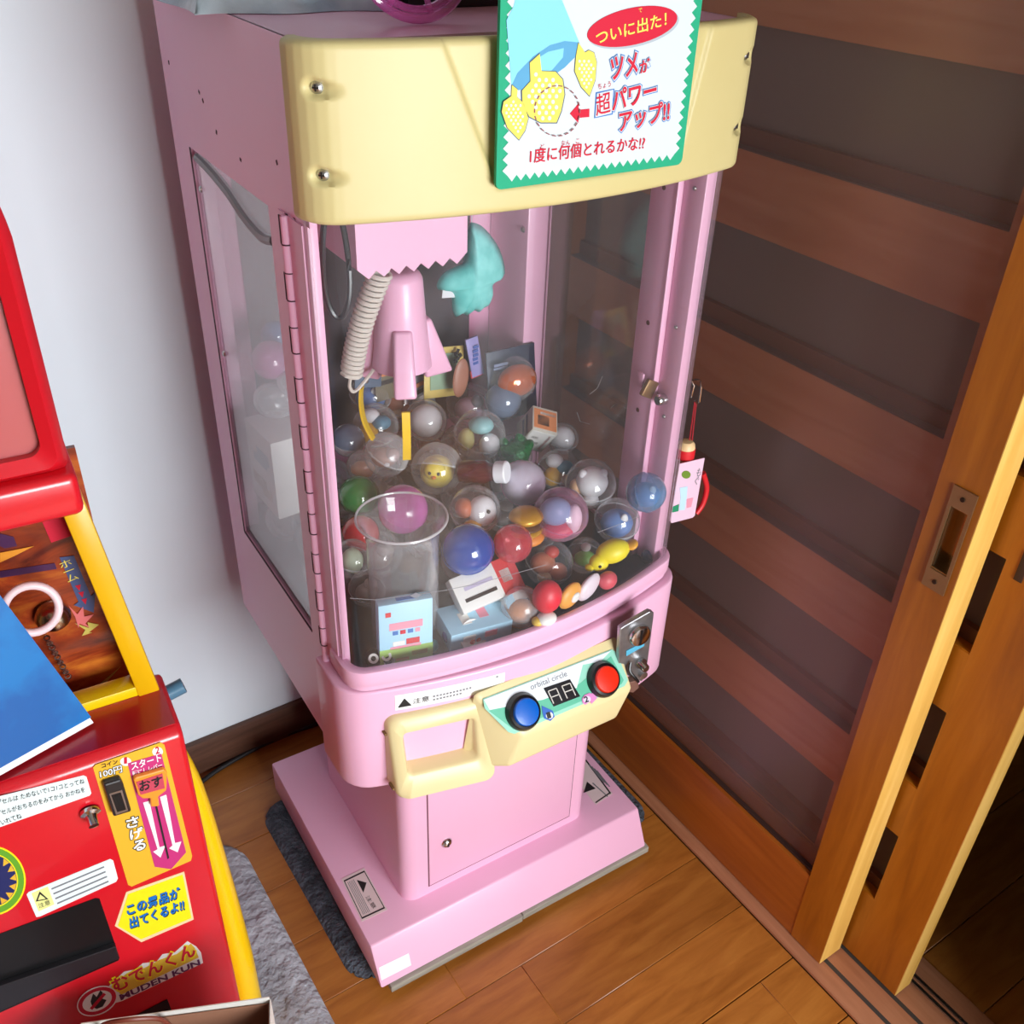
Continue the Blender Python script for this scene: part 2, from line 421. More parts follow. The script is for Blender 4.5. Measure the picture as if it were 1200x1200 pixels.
# ---- door_2: lattice sliding door behind it
d2 = empty('door_2', (1.003, 0.343, 0), kind='structure')
box('stile', (0, 0.036), (0.0012, 0.082), (0.012, 1.92), DOORW, d2)
box('edge_face', (0, 0.036), (0.0, 0.0012), (0.012, 1.92), EDGEW, d2)
box('mullion', (0, 0.036), (0.150, 0.200), (0.012, 1.92), LATT, d2)
box('stile', (0, 0.036), (0.935, 1.013), (0.012, 1.92), DOORW, d2)
LEDG = pm('grey_brown_ledge', (112, 98, 90), 0.7)
BATTEN = pm('brown_batten', (118, 78, 56), 0.6)
tops = [0.302 + 0.2475 * k for k in range(7) if 0.302 + 0.2475 * k < 1.85]
for y0, y1 in ((0.082, 0.150), (0.200, 0.935)):
    prev_top = 0.012
    for zt in tops:
        z0 = zt - 0.145
        box('rail', (0, 0.036), (y0, y1), (prev_top, z0 - 0.0015), LATT if y0 > 0.1 else DOORW, d2)
        box('ledge', (0.001, 0.036), (y0, y1), (z0 - 0.0015, z0), LEDG if y0 > 0.1 else DOORW, d2)
        box('backing_panel', (0.028, 0.032), (y0, y1), (z0, zt), DARKG, d2)
        box('batten', (0.018, 0.028), (y0, y1), (z0, z0 + 0.022), BATTEN, d2)
        prev_top = zt
    box('rail', (0, 0.036), (y0, y1), (prev_top, 1.92), DOORR, d2)
hk = WF.x(1198, 664, 1.003) - Vector((1.003, 0.343, 0))
box('pull_recess', (-0.0015, 0.001), (hk.y - 0.006, hk.y + 0.004), (hk.z - 0.02, hk.z + 0.02), BEAD, d2, bevel=0.0005)

# ================================================================== PINK CRANE GAME
MF = Frame((0.341, 0.773, 0), math.radians(-2.0))
mc = empty('crane_game', MF.o, MF.yaw, 'tall pink crane game cabinet full of toy capsules, on a dark fluffy mat', 'arcade machine')
XL, XR, XC = 0.003, 0.492, 0.2475
def bow(off, n=40, ys=0.088, r0=0.028, y0=0.034, depth=0.040):
    """plan outline of the bowed front, pushed outwards by off: left side, round corner, bow, right side"""
    xl, xr = XL - off, XR + off; hw = (xr - xl) / 2; xc = (xl + xr) / 2
    fy = lambda x: y0 - off - depth * (1 - ((x - xc) / hw) ** 2)
    r = r0 + off; P = [(xl, ys)]
    yc = y0 - off + r - 0.010
    for k in range(7):
        a = PI + (PI / 2) * k / 6 * 0.86
        P.append((xl + r + r * math.cos(a), yc + r * math.sin(a)))
    xa = P[-1][0]; ya = P[-1][1]; sh = ya - fy(xa)
    for k in range(1, n):
        x = xa + (xr - (xa - xl) - xa) * k / n
        P.append((x, fy(x) + sh))
    P += [(xl + xr - q[0], q[1]) for q in P[7::-1]]
    return P
def bow_wall(name, off, th, z0, z1, mat, parent, bevel=0.0, ys=0.088, off_top=None):
    """solid curved wall between two bow outlines"""
    o = bow(off, ys=ys); i = bow(off - th, ys=ys); n = len(o)
    ot = bow(off if off_top is None else off_top, ys=ys); it = bow((off if off_top is None else off_top) - th, ys=ys)
    V = [(x, y, z0) for x, y in o] + [(x, y, z0) for x, y in i] + [(x, y, z1) for x, y in ot] + [(x, y, z1) for x, y in it]
    Fc = []
    for k in range(n - 1):
        Fc += [(k, k + 1, 2 * n + k + 1, 2 * n + k), (n + k, 3 * n + k, 3 * n + k + 1, n + k + 1), (k, n + k, n + k + 1, k + 1), (2 * n + k, 2 * n + k + 1, 3 * n + k + 1, 3 * n + k)]
    Fc += [(0, 2 * n, 3 * n, n), (n - 1, 2 * n - 1, 4 * n - 1, 3 * n - 1)]
    return mk(name, V, Fc, mat, parent, bevel)
def front_y(x, off=0.0):
    P = bow(off); 
    for (a, b), (c, d) in zip(P[:-1], P[1:]):
        if a <= x <= c: return b + (d - b) * (x - a) / max(c - a, 1e-9)
    return P[0][1]

# base plate with its sloped front, pedestal and service door
BT = 0.092
bp = prism('base_plate', [(0, 0, 0.026), (0, 0.032, BT), (0, 0.445, BT), (0, 0.445, 0.026)], (0.508, 0, 0), PINK, mc, bevel=0.003)
ped = []
PX0, PX1, PY0, PY1, PR = 0.077, 0.420, 0.068, 0.385, 0.022
for cx, cy, a0 in ((PX0 + PR, PY0 + PR, PI), (PX1 - PR, PY0 + PR, 1.5 * PI), (PX1 - PR, PY1 - PR, 0), (PX0 + PR, PY1 - PR, PI / 2)):
    for k in range(6): ped.append((cx + PR * math.cos(a0 + PI / 2 * k / 5), cy + PR * math.sin(a0 + PI / 2 * k / 5), BT))
pd = prism('pedestal', ped, (0, 0, 0.345), PINK, mc)
sv = box('service_door', (0.119, 0.384), (PY0 - 0.0016, PY0), (0.112, 0.425), PINK, pd, bevel=0.0006)
for x, z in (((0.1172, 0.119), (0.1095, 0.427)), ((0.384, 0.3855), (0.1095, 0.427)), ((0.119, 0.384), (0.1095, 0.1115))):
    box('door_gap', x, (PY0 - 0.0007, PY0 + 0.0002), z, pm('pink_gap_shadow', (120, 78, 92), 0.8), pd)
lk = lathe('lock', [(0.0, 0.006), (0.0045, 0.006), (0.0075, 0.004), (0.0095, 0.0), (0.0095, -0.002)], CHROME, pd, (0.149, PY0 - 0.0015, 0.197), Matrix.Rotation(PI / 2, 3, 'X'), 20)
box('keyhole', (0.1475, 0.1505), (PY0 - 0.0082, PY0 - 0.007), (0.1935, 0.2005), BLACK, lk)
BF = Face(MF, (0, 0, BT), (0, 0, 1))
def warn(par, face, q, left_tri):
    s_ = face.poly('warning_sticker', q, pm('pale_sticker', (226, 206, 206), 0.5), par, 0.0006)
    mid = lambda a, b, t: (a[0] + (b[0] - a[0]) * t, a[1] + (b[1] - a[1]) * t)
    c = (sum(p[0] for p in q) / 4, sum(p[1] for p in q) / 4)
    i = [mid(p, c, 0.10) for p in q]; i2 = [mid(p, c, 0.16) for p in q]
    for k in range(4): face.poly('border_line', [i[k], i[(k + 1) % 4], i2[(k + 1) % 4], i2[k]], INK, s_, 0.0008)
    at = lambda u, v: mid(mid(q[0], q[1], u), mid(q[3], q[2], u), v)
    if left_tri:
        face.poly('warning_triangle', [at(.80, .30), at(.52, .16), at(.52, .46)], INK, s_, 0.0009)
        face.text('sticker_lettering', '注意', at(.50, .56), at(.56, .86), 9, INK, s_, 0.0009)
        for r_ in range(5): face.poly('text_line', [at(.16 + .06 * r_, .12), at(.16 + .06 * r_, .88), at(.18 + .06 * r_, .88), at(.18 + .06 * r_, .12)], GREYINK, s_, 0.0009)
    return s_
warn(bp, BF, [(400, 1030), (427, 1017), (454, 1066), (424, 1080)], True)
s2 = BF.poly('warning_sticker', [(683, 888), (718, 930), (698, 943), (668, 905)], pm('pale_sticker', (226, 206, 206), 0.5), bp, 0.0006)
BF.poly('border_line', [(687, 890), (716, 929), (715, 930.5), (686, 891.5)], INK, s2, 0.0008)
BF.poly('border_line', [(716, 929), (698.5, 941), (697.5, 940), (715, 928)], INK, s2, 0.0008)
BF.poly('border_line', [(694, 918), (712, 934), (712.6, 933), (695, 917)], GREYINK, s2, 0.0008)
BF.poly('warning_triangle', [(688, 916), (698, 924), (684, 929)], INK, s2, 0.0009)
for r_ in range(4): BF.poly('text_line', [(690 + 3 * r_, 899 + 2.4 * r_ - 3), (705 + 3 * r_, 918 + 2.4 * r_ - 3), (706 + 3 * r_, 917.5 + 2.4 * r_ - 3), (691 + 3 * r_, 898.5 + 2.4 * r_ - 3)], GREYINK, s2, 0.0009)
CH = Face(MF, (0, 0, 0.026), (0, -0.066, 0.032))
CH.poly('tape_patch', [(444, 1134), (479, 1117), (482, 1131), (447, 1149)], pm('white_tape', (250, 238, 246), 0.4), bp, 0.0006)

# cabinet body: pan, side walls with window openings, back, roof
CB = 0.432; FLOORZ = 0.615; TOP = 1.322; YB = 0.482; YF = 0.090
box('pan', (0.006, 0.489), (YF, YB), (CB, FLOORZ - 0.006), PINK, mc, bevel=0.002)
prism('playfield', [(x, y, FLOORZ - 0.005) for x, y in bow(-0.008)] + [(0.484, YB - 0.006, FLOORZ - 0.005), (0.011, YB - 0.006, FLOORZ - 0.005)], (0, 0, 0.005), pm('dark_playfield', (34, 40, 42), 0.6), mc)
WY0, WY1, WZ0, WZ1 = 0.158, 0.414, 0.615, 1.160
def side(name, x0, x1, wy0, wy1):
    V = []; Fc = []
    for (p0, p1, q0, q1) in ((YF, wy0, CB, TOP), (wy1, YB, CB, TOP), (wy0, wy1, CB, WZ0), (wy0, wy1, WZ1, TOP)):
        b = len(V); V += [(x, p, q) for x in (x0, x1) for p in (p0, p1) for q in (q0, q1)]
        Fc += [tuple(b + i for i in t) for t in ((0, 1, 3, 2), (4, 6, 7, 5), (0, 4, 5, 1), (2, 3, 7, 6), (0, 2, 6, 4), (1, 5, 7, 3))]
    return mk(name, V, Fc, PINK, mc)
sl = side('side_panel', 0.003, 0.006, WY0, WY1)
sr = side('side_panel', 0.489, 0.492, 0.140, 0.372)
box('header_side', (0.003, 0.006), (0.050, YF), (1.168, TOP), PINK, sl)
box('header_side', (0.489, 0.492), (0.050, YF), (1.168, TOP), PINK, sr)
SIDEGL = clear('haze_tinted_side_window', base=0.13, edge=0.3, power=2.5, rough=0.12, body=(214, 214, 220))  # milky body colour stands in for the bright room reflected here
box('side_window', (0.0065, 0.0095), (WY0 - 0.012, WY1 + 0.012), (WZ0 - 0.012, WZ1 + 0.008), SIDEGL, sl)
box('side_window', (0.4855, 0.4885), (0.128, 0.384), (WZ0 - 0.012, WZ1 + 0.008), ACRYL, sr)
# dark seam round the left window, and a grey tube drawing its curved reflection
SEAM = pm('window_seam', (74, 40, 52), 0.7)
box('window_seam', (0.0022, 0.0034), (WY1 - 0.0012, WY1 + 0.0012), (WZ0, WZ1), SEAM, sl)
box('window_seam', (0.0022, 0.0034), (WY0 - 0.001, WY1), (WZ0 - 0.0016, WZ0 + 0.0012), SEAM, sl)
gp = [(0.008, 0.405, 1.150), (0.008, 0.36, 1.146), (0.008, 0.30, 1.136), (0.008, 0.25, 1.122), (0.008, 0.20, 1.116), (0.008, 0.165, 1.122)]
tube('window_reflection', smooth_path(gp, 6), 0.0055, pm('grey_reflection', (140, 152, 156), 0.4), sl, 8)
for y, z in ((0.400, 1.115), (0.398, 0.905)):
    lathe('bolt', [(0, 0.003), (0.003, 0.0022), (0.0042, 0)], STEEL, sl, (0.0055, y, z), Matrix.Rotation(-PI / 2, 3, 'Y'), 12)
for (y, z) in ((0.335, 1.225), (0.345, 1.232), (0.30, 1.20), (0.228, 1.188), (0.452, 1.245), (0.12, 1.21)):
    obox('scuff_mark', (0.0029, y, z), (0.0003, 0.0022, 0.0016), pm('scuff', (84, 60, 70), 0.8), sl, Matrix.Rotation(random.random() * 3, 3, 'X'))
box('roof_panel', (0.004, 0.491), (0.045, YB), (TOP - 0.006, TOP), PINK, mc)
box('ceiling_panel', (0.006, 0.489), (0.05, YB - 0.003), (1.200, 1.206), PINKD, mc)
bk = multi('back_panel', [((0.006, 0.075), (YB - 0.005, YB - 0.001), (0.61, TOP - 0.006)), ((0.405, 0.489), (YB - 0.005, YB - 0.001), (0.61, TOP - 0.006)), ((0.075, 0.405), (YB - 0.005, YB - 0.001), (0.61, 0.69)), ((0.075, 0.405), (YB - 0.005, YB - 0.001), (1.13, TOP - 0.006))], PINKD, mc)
box('back_pane', (0.065, 0.415), (YB - 0.009, YB - 0.0055), (0.68, 1.14), pm('dark_mirror_stand_in', (86, 78, 82), 0.12), bk)  # pane in place of a back mirror; its dark reflection is the colour
for x0, x1, nm in ((0.4855, 0.489, 1), ):
    pass
box('corner_post', (0.452, 0.4885), (YB - 0.110, YB - 0.0055), (FLOORZ, 1.199), PINK, mc, bevel=0.003)
box('corner_post', (0.0065, 0.030), (YB - 0.060, YB - 0.0055), (FLOORZ, 1.199), PINK, mc, bevel=0.003)
for z in (1.01, 0.80):
    lathe('bolt', [(0, 0.0035), (0.003, 0.0028), (0.005, 0)], STEEL, mc, (0.4515, 0.384, z), Matrix.Rotation(-PI / 2, 3, 'Y'), 12)

# front door: posts, bowed acrylic, bottom lip, hinge, latch
POSTR = multi('door_post', [((0.470, 0.4855), (0.088, 0.136), (FLOORZ, 1.199)), ((0.4760, 0.4915), (0.048, 0.085), (FLOORZ, 1.199)), ((0.468, 0.4915), (0.085, 0.088), (FLOORZ, 1.199))], PINK, mc, bevel=0.002)
POSTL = multi('door_post', [((0.0095, 0.022), (0.088, 0.136), (FLOORZ, 1.199)), ((0.0035, 0.014), (0.058, 0.085), (FLOORZ, 1.199)), ((0.0035, 0.022), (0.085, 0.088), (FLOORZ, 1.199))], PINK, mc, bevel=0.002)
for z in (1.135, 0.965, 0.84, 0.70):
    lathe('bolt_hole', [(0, 0.0006), (0.003, 0.0006), (0.0032, 0)], pm('rust_hole', (96, 44, 40), 0.8), POSTR, (0.4698, 0.112, z), Matrix.Rotation(-PI / 2, 3, 'Y'), 10)
    lathe('rivet', [(0, 0.002), (0.002, 0.0016), (0.003, 0)], STEEL, POSTR, (0.4758, 0.066, z + 0.01), Matrix.Rotation(-PI / 2, 3, 'Y'), 10)
for z in (1.13, 0.90, 0.72, 0.63):
    lathe('bolt_hole', [(0, 0.0006), (0.0032, 0.0006), (0.0034, 0)], pm('rust_hole', (96, 44, 40), 0.8), POSTL, (0.0034, 0.070, z), Matrix.Rotation(-PI / 2, 3, 'Y'), 10)
dr = bow_wall('acrylic_front', 0.0, 0.003, 0.624, 1.190, ACRYL, mc, ys=0.066)
lip = bow_wall('door_lip', 0.0055, 0.013, 0.620, 0.643, PINK, mc, bevel=0.0025, ys=0.085)
bow_wall('lip_flange', 0.002, 0.006, 0.612, 0.620, PINK, lip, ys=0.085)
hg = empty('hinge', (0, 0, 0)); hg.parent = mc
tube('hinge_pin', [(0.0005, 0.1055, CB + 0.004), (0.0005, 0.1055, 1.166)], 0.0042, PINK, hg, 10)
NK = 26
for k in range(NK):
    z0 = CB + 0.006 + k * (1.16 - CB) / NK
    if k % 2 == 0: lathe('knuckle', [(0.0053, 0), (0.0053, (1.16 - CB) / NK - 0.0014)], PINK, hg, (0.0003, 0.1055, z0 + 0.0007), None, 12)
    else: lathe('knuckle', [(0.0049, 0), (0.0049, (1.16 - CB) / NK - 0.0014)], PINK, hg, (0.0003, 0.1055, z0 + 0.0007), None, 12)
    lathe('knuckle_gap', [(0.0040, 0), (0.0056, 0), (0.0056, 0.0012), (0.0040, 0.0012)], SEAM, hg, (0.0003, 0.1055, z0 - 0.0005), None, 12, close=True)
    if k % 2: box('knuckle_gap', (-0.0048, -0.0034), (0.1085, 0.1094), (z0, z0 + (1.16 - CB) / NK), SEAM, hg)
box('hinge_leaf', (0.0012, 0.0032), (0.066, 0.1055), (0.618, 1.166), PINK, hg)
box('hinge_leaf', (0.0012, 0.003), (0.1055, 0.126), (CB + 0.004, 1.166), PINK, hg)
box('hinge_end', (-0.003, 0.004), (0.102, 0.109), (CB - 0.006, CB + 0.012), pm('rusty_steel', (120, 90, 86), 0.5, 0.7), hg)
# latch on the right post
lt = obox('latch', (0.462, 0.086, 0.885), (0.010, 0.0035, 0.012), BRASS, mc, Matrix.Rotation(0.5, 3, 'Y'), 0.002)
lathe('latch_lock', [(0, 0.010), (0.006, 0.010), (0.0075, 0.007), (0.0075, -0.004), (0, -0.004)], CHROME, lt, (0.474, 0.070, 0.874), Matrix.Rotation(-PI / 2, 3, 'Y'), 18)
obox('latch_tab', (0.458, 0.100, 0.893), (0.0015, 0.006, 0.010), PINK, lt, None, 0.001)

# console below the door, bowed the same way
con_o = 0.014; CZ0, CZ1 = 0.438, 0.608
def con_skew(x, y): return 0.014 * max(0.0, (0.25 - x) / 0.25) * (1 if y < 0.08 else 0)
def console():
    P = [(x, y + con_skew(x, y)) for x, y in bow(con_o, ys=0.118)]; n = len(P)
    V = [(x, y, CZ0) for x, y in P] + [(x, y, CZ1) for x, y in P]
    Fc = [(k, k + 1, n + k + 1, n + k) for k in range(n - 1)] + [(n - 1, 0, n, 2 * n - 1)]
    Fc += [tuple(range(n)), tuple(range(2 * n - 1, n - 1, -1))]
    return mk('console', V, Fc, PINK, mc, bevel=0.004, segs=3)
con = console()
# cut the prize opening into the console
OX0, OX1, OZ0, OZ1 = 0.055, 0.142, 0.480, 0.540
cut = box('cutter', (OX0, OX1), (-0.08, 0.085), (OZ0, OZ1), PINKD)
md = con.modifiers.new('opening', 'BOOLEAN'); md.object = cut; md.operation = 'DIFFERENCE'; md.solver = 'EXACT'
bpy.context.view_layer.update()
me2 = bpy.data.meshes.new_from_object(con.evaluated_get(bpy.context.evaluated_depsgraph_get()))
con.modifiers.clear(); con.data = me2; bpy.data.objects.remove(cut)
multi('prize_well', [((OX0 + 0.0005, OX1 - 0.0005), (0.0835, 0.0845), (OZ0, OZ1))], pm('well_pink_shaded', (190, 104, 146), 0.5), con)  # darker pink paints in the shade of a deeper well

# ---- cream header: bowed shell with a sunken trapezoid and teardrop screw pockets
HZA, HZB = 1.177, 1.3265
def resample(P, n):
    P = [Vector((p[0], p[1])) for p in P]; d = [0]
    for a, b in zip(P[:-1], P[1:]): d.append(d[-1] + (b - a).length)
    out = []; j = 0
    for k in range(n):
        t = d[-1] * k / (n - 1)
        while j < len(d) - 2 and d[j + 1] < t: j += 1
        f = (t - d[j]) / max(d[j + 1] - d[j], 1e-9); out.append(P[j].lerp(P[j + 1], f))
    return out
def sst(a, b, x):
    t = min(1, max(0, (x - a) / (b - a))); return t * t * (3 - 2 * t)
HP = resample(bow(0.012, ys=0.0535), 300); HN = []
for k in range(len(HP)):
    t = (HP[min(k + 1, 299)] - HP[max(k - 1, 0)]).normalized(); HN.append(Vector((t.y, -t.x)))
arc = [0]
for a, b in zip(HP[:-1], HP[1:]): arc.append(arc[-1] + (b - a).length)
ATOT = arc[-1]
SCREW_A = 0.036; SCREW_Z = (1.2905, 1.2205)
def pocket(s_, z):
    d = 0
    for zc in SCREW_Z:
        for sc_ in (SCREW_A, ATOT - SCREW_A):
            u = (s_ - sc_) * (1 if sc_ < 0.1 else -1); v = z - zc
            tail = max(0.0, u); w = 0.0085 * (1 - 0.5 * sst(0, 0.026, tail)); vv = v + 0.10 * tail
            if u < 0: r = math.hypot(u / 1.3, v) / w
            else: r = abs(vv) / w
            d = max(d, 0.0075 * (1 - sst(0.45, 1.1, r)) * (1 - sst(0.004, 0.027, tail)))
    return d
def header_in(s_, x, z):
    f = (HZB - z) / (HZB - 1.199)
    xl = 0.107 + (0.161 - 0.107) * f; xr = 0.412 + (0.383 - 0.412) * f
    d = 0.0045 * sst(0, 0.0045, x - xl) * sst(0, 0.0045, xr - x) * sst(0, 0.004, z - 1.199)
    r = 0.007
    for e in (z - HZA, HZB - z):
        if e < r: d += r - math.sqrt(max(0, r * r - (r - e) ** 2))
    return d + pocket(s_, z)
NZ = 64; V = []; Fc = []; n = 300
for j in range(NZ + 1):
    z = HZA + (HZB - HZA) * j / NZ
    for k in range(n):
        d = header_in(arc[k], HP[k].x, z); p = HP[k] - HN[k] * d
        V.append((p.x, p.y, z))
for j in range(NZ):
    for k in range(n - 1):
        a = j * n + k; Fc.append((a, a + 1, a + n + 1, a + n))
base = len(V)                                   # plain inner skin closes the shell
IN = [HP[k] - HN[k] * 0.013 for k in range(n)]
for z in (HZA, HZB):
    for k in range(n): V.append((IN[k].x, IN[k].y, z))
for k in range(n - 1):
    Fc.append((base + k, base + n + k, base + n + k + 1, base + k + 1))
    Fc.append((k, base + k, base + k + 1, k + 1))
    Fc.append((NZ * n + k, NZ * n + k + 1, base + n + k + 1, base + n + k))
for k in (0, n - 1):
    Fc.append(tuple([j * n + k for j in range(NZ + 1)] + [base + n + k, base + k]))
hd = mk('header', V, Fc, CREAM, mc, ang=50)
for zc in SCREW_Z:
    for sc_ in (SCREW_A, ATOT - SCREW_A):
        k = min(range(n), key=lambda q: abs(arc[q] - sc_)); p = HP[k] - HN[k] * 0.0072; nn = Vector((HN[k].x, HN[k].y, 0))
        R = nn.to_track_quat('Z', 'Y').to_matrix()
        sw = lathe('screw', [(0, 0.0035), (0.003, 0.003), (0.0052, 0.0012), (0.0058, 0)], STEEL, hd, (p.x, p.y, zc), R, 18)
        obox('screw_slot', Vector((p.x, p.y, zc)) + nn * 0.0034, (0.0028, 0.0006, 0.0004), pm('slot_dark', (60, 58, 55), 0.5, 0.6), sw, R)
        obox('screw_slot', Vector((p.x, p.y, zc)) + nn * 0.0034, (0.0006, 0.0028, 0.0004), pm('slot_dark', (60, 58, 55), 0.5, 0.6), sw, R)

# ---- cream prize outlet and control box on the console
def rrect(x0, x1, z0, z1, r, m=5):
    P = []
    for cx, cz, a0 in ((x1 - r, z1 - r, 0), (x0 + r, z1 - r, PI / 2), (x0 + r, z0 + r, PI), (x1 - r, z0 + r, 1.5 * PI)):
        for k in range(m + 1): P.append((cx + r * math.cos(a0 + PI / 2 * k / m), cz + r * math.sin(a0 + PI / 2 * k / m)))
    return P
def fy(x, off=None):
    x = min(max(x, 0.02), 0.475); y = front_y(x, con_o if off is None else off); return y + con_skew(x, y)
ou = rrect(0.036, 0.166, 0.440, 0.566, 0.014); inn = rrect(OX0 - 0.001, OX1 + 0.001, OZ0 - 0.001, OZ1 + 0.001, 0.007)
def prot(z): return 0.010 + 0.024 * (0.566 - z) / 0.126
n = len(ou); V = []; Fc = []
def ring(L, dy, sc_=1.0):
    for x, z in L: V.append((x, fy(x) + dy(z), z))
ring(ou, lambda z: 0.004); ring(ou, lambda z: -prot(z) + 0.006)
mid1 = [(x + (0.097 - x) * 0.05, z + (0.505 - z) * 0.05) for x, z in ou]; ring(mid1, lambda z: -prot(z))
mid2 = [(x + (x - 0.097) * 0.08, z + (z - 0.510) * 0.10) for x, z in inn]; ring(mid2, lambda z: -prot(z))
ring(inn, lambda z: -prot(z) + 0.005); ring(inn, lambda z: 0.012)
for q in range(5):
    for k in range(n): Fc.append((q * n + k, q * n + (k + 1) % n, (q + 1) * n + (k + 1) % n, (q + 1) * n + k))
po = mk('prize_outlet', V, Fc, CREAM2, con, ang=60)
for z in (0.456, 0.540):
    obox('clip_slot', (0.0345, fy(0.03) - prot(z) + 0.012, z), (0.0015, 0.006, 0.0016), pm('slot_brown', (120, 92, 50), 0.7), po)
cbv = [(0.140, -0.014, 0.5825), (0.368, -0.014, 0.5825), (0.192, -0.068, 0.529), (0.360, -0.068, 0.529), (0.174, -0.058, 0.470), (0.350, -0.058, 0.470), (0.128, -0.002, 0.442), (0.354, -0.002, 0.442)]
# keep the sloped top on one plane with the printed panel
CP0 = Vector((0.25, -0.024, 0.5695)); CPN = Vector((0, -0.0415, 0.034)).normalized()
def on_cp(x, y): return (x, y, CP0.z - CPN.y * (y - CP0.y) / CPN.z)
cbv[0] = on_cp(0.142, -0.014); cbv[1] = on_cp(0.370, -0.014); cbv[2] = on_cp(0.192, -0.0625); cbv[3] = on_cp(0.368, -0.0625)
cbx = mk('control_box', cbv, [(0, 1, 3, 2), (2, 3, 5, 4), (4, 5, 7, 6), (0, 6, 7, 1), (0, 2, 4, 6), (1, 7, 5, 3)], CREAM2, con, bevel=0.006, segs=3)
CPF = Face(MF, CP0, CPN)
GREEN = pm('panel_green', (96, 184, 152), 0.3); GRN2 = pm('panel_pale_green', (150, 212, 190), 0.3)
pn = CPF.poly('control_panel', [(566, 819), (717, 761), (722, 764), (736, 797), (732, 804), (603, 860), (596, 858), (568, 830)], GRN2, cbx, 0.0012, 0.0012)
CPF.poly('green_band', [(573, 833), (590, 827), (660, 815), (681, 800), (716, 769), (731, 797), (728, 802), (602, 855)], GREEN, pn, 0.0016, 0.0003)
CPF.poly('white_band', [(567, 820), (716, 762.5), (704, 775), (683, 779), (676, 806), (636, 820), (574, 832)], pm('panel_white', (226, 232, 236), 0.3), pn, 0.0020, 0.0003)
CPF.text('panel_lettering', 'orbital circle', (622.5, 808.5), (665, 792), 7, GREYINK, pn, 0.0024)
CPF.poly('display_window', [(637, 806.5), (668, 796), (680, 816), (649, 828)], pm('display_black', (30, 28, 32), 0.2), pn, 0.0026, 0.0006)
SEG = pm('display_segment', (196, 192, 184), 0.5)
def seg7(cx, cy, k_):
    q = lambda u, v: (cx + u * 6.0 + v * 3.6, cy - u * 2.2 + v * 8.0)
    def bar(a, b):
        dx, dy = b[0] - a[0], b[1] - a[1]; l = math.hypot(dx, dy); nx, ny = -dy / l * 0.6, dx / l * 0.6
        CPF.poly('display_segment', [(a[0] + nx, a[1] + ny), (b[0] + nx, b[1] + ny), (b[0] - nx, b[1] - ny), (a[0] - nx, a[1] - ny)], SEG, pn, 0.0030, 0.0002)
    for a, b in (((-.8, -.9), (.8, -.9)), ((-.8, -.9), (-.8, 0)), ((.8, -.9), (.8, 0)), ((-.8, 0), (.8, 0)), ((-.8, 0), (-.8, .9)), ((.8, 0), (.8, .9))): bar(q(*a), q(*b))
seg7(650.5, 815.5, 0); seg7(666.5, 809.5, 1)
NR = CPN.to_track_quat('Z', 'Y').to_matrix()
for nm, px, cap, lab in (('blue_button', (612, 834), pm('button_blue', (0, 92, 190), 0.25), '1'), ('red_button', (706, 796), pm('button_red', (228, 44, 20), 0.25), '2')):
    c = CPF.at(px, 0.001)
    b_ = lathe(nm, [(0.0245, 0), (0.0245, 0.003), (0.0215, 0.010), (0.0185, 0.0115), (0.0185, 0.006), (0, 0.006)], BLACK, pn, c, NR, 40)
    lathe('button_cap', [(0.0178, 0.006), (0.0178, 0.0125), (0.0165, 0.0145), (0.010, 0.0154), (0, 0.0156)], cap, b_, c, NR, 36)
    v = CPN.cross(Vector((1, 0, 0)))
    text3('button_lettering', '押す', c - Vector((0.0045, 0, 0)) - v * (-0.0 if v.z > 0 else 0) + CPN * 0.0078 + Vector((0, 0, -1)) * 0.0178 + Vector((0, -1, 0)) * 0.0125, Vector((1, 0, 0)), Vector((0, 0.6, 0.8)), Vector((0, -0.8, 0.6)), 0.009, 0.0042, GREYINK, b_)
CPF.poly('blue_drop', [(635, 827), (648, 833), (650, 840), (645, 845), (638, 842), (636, 836)], pm('icon_blue', (36, 96, 186), 0.4), pn, 0.0026, 0.0003)
CPF.ell('icon_white', (644, 838.5), (4.2, 4.0), WHITE, pn, 0.0030)
CPF.text('icon_lettering', '1', (642.6, 842), (645.4, 841), 7, INK, pn, 0.0034, 0.03)
CPF.poly('pink_tag', [(682, 819), (685, 814.5), (691, 812), (693, 813), (695, 812), (700, 818), (693, 825), (692, 822), (686, 826), (683, 824)], pm('icon_pink', (214, 130, 190), 0.4), pn, 0.0026, 0.0003)
CPF.ell('icon_white', (688, 819.5), (4.4, 4.0), pm('icon_lilac', (226, 206, 232), 0.5), pn, 0.0030)
CPF.text('icon_lettering', '2', (686, 823.4), (690, 822), 7, INK, pn, 0.0034, 0.03)
# white warning label on the bowed console face
def con_patch(name, x0, x1, zf, mat, parent, off=0.0006, m=14):
    V = []; Fc = []
    for k in range(m + 1):
        x = x0 + (x1 - x0) * k / m; za, zb = zf(x)
        for o in (off, 0.0001):
            V.append((x, fy(x) - o, za)); V.append((x, fy(x) - o, zb))
    for k in range(m):
        a = 4 * k; Fc += [(a, a + 4, a + 5, a + 1), (a + 2, a + 3, a + 7, a + 6), (a, a + 2, a + 6, a + 4), (a + 1, a + 5, a + 7, a + 3)]
    Fc += [(0, 1, 3, 2), (4 * m, 4 * m + 2, 4 * m + 3, 4 * m + 1)]
    return mk(name, V, Fc, mat, parent, smooth=False)
LZ0, LZ1 = 0.5725, 0.5975
wl = con_patch('warning_label', 0.050, 0.190, lambda x: (LZ0 - (x - .05) * 0.02, LZ1 - (x - .05) * 0.02), WHITE, con)
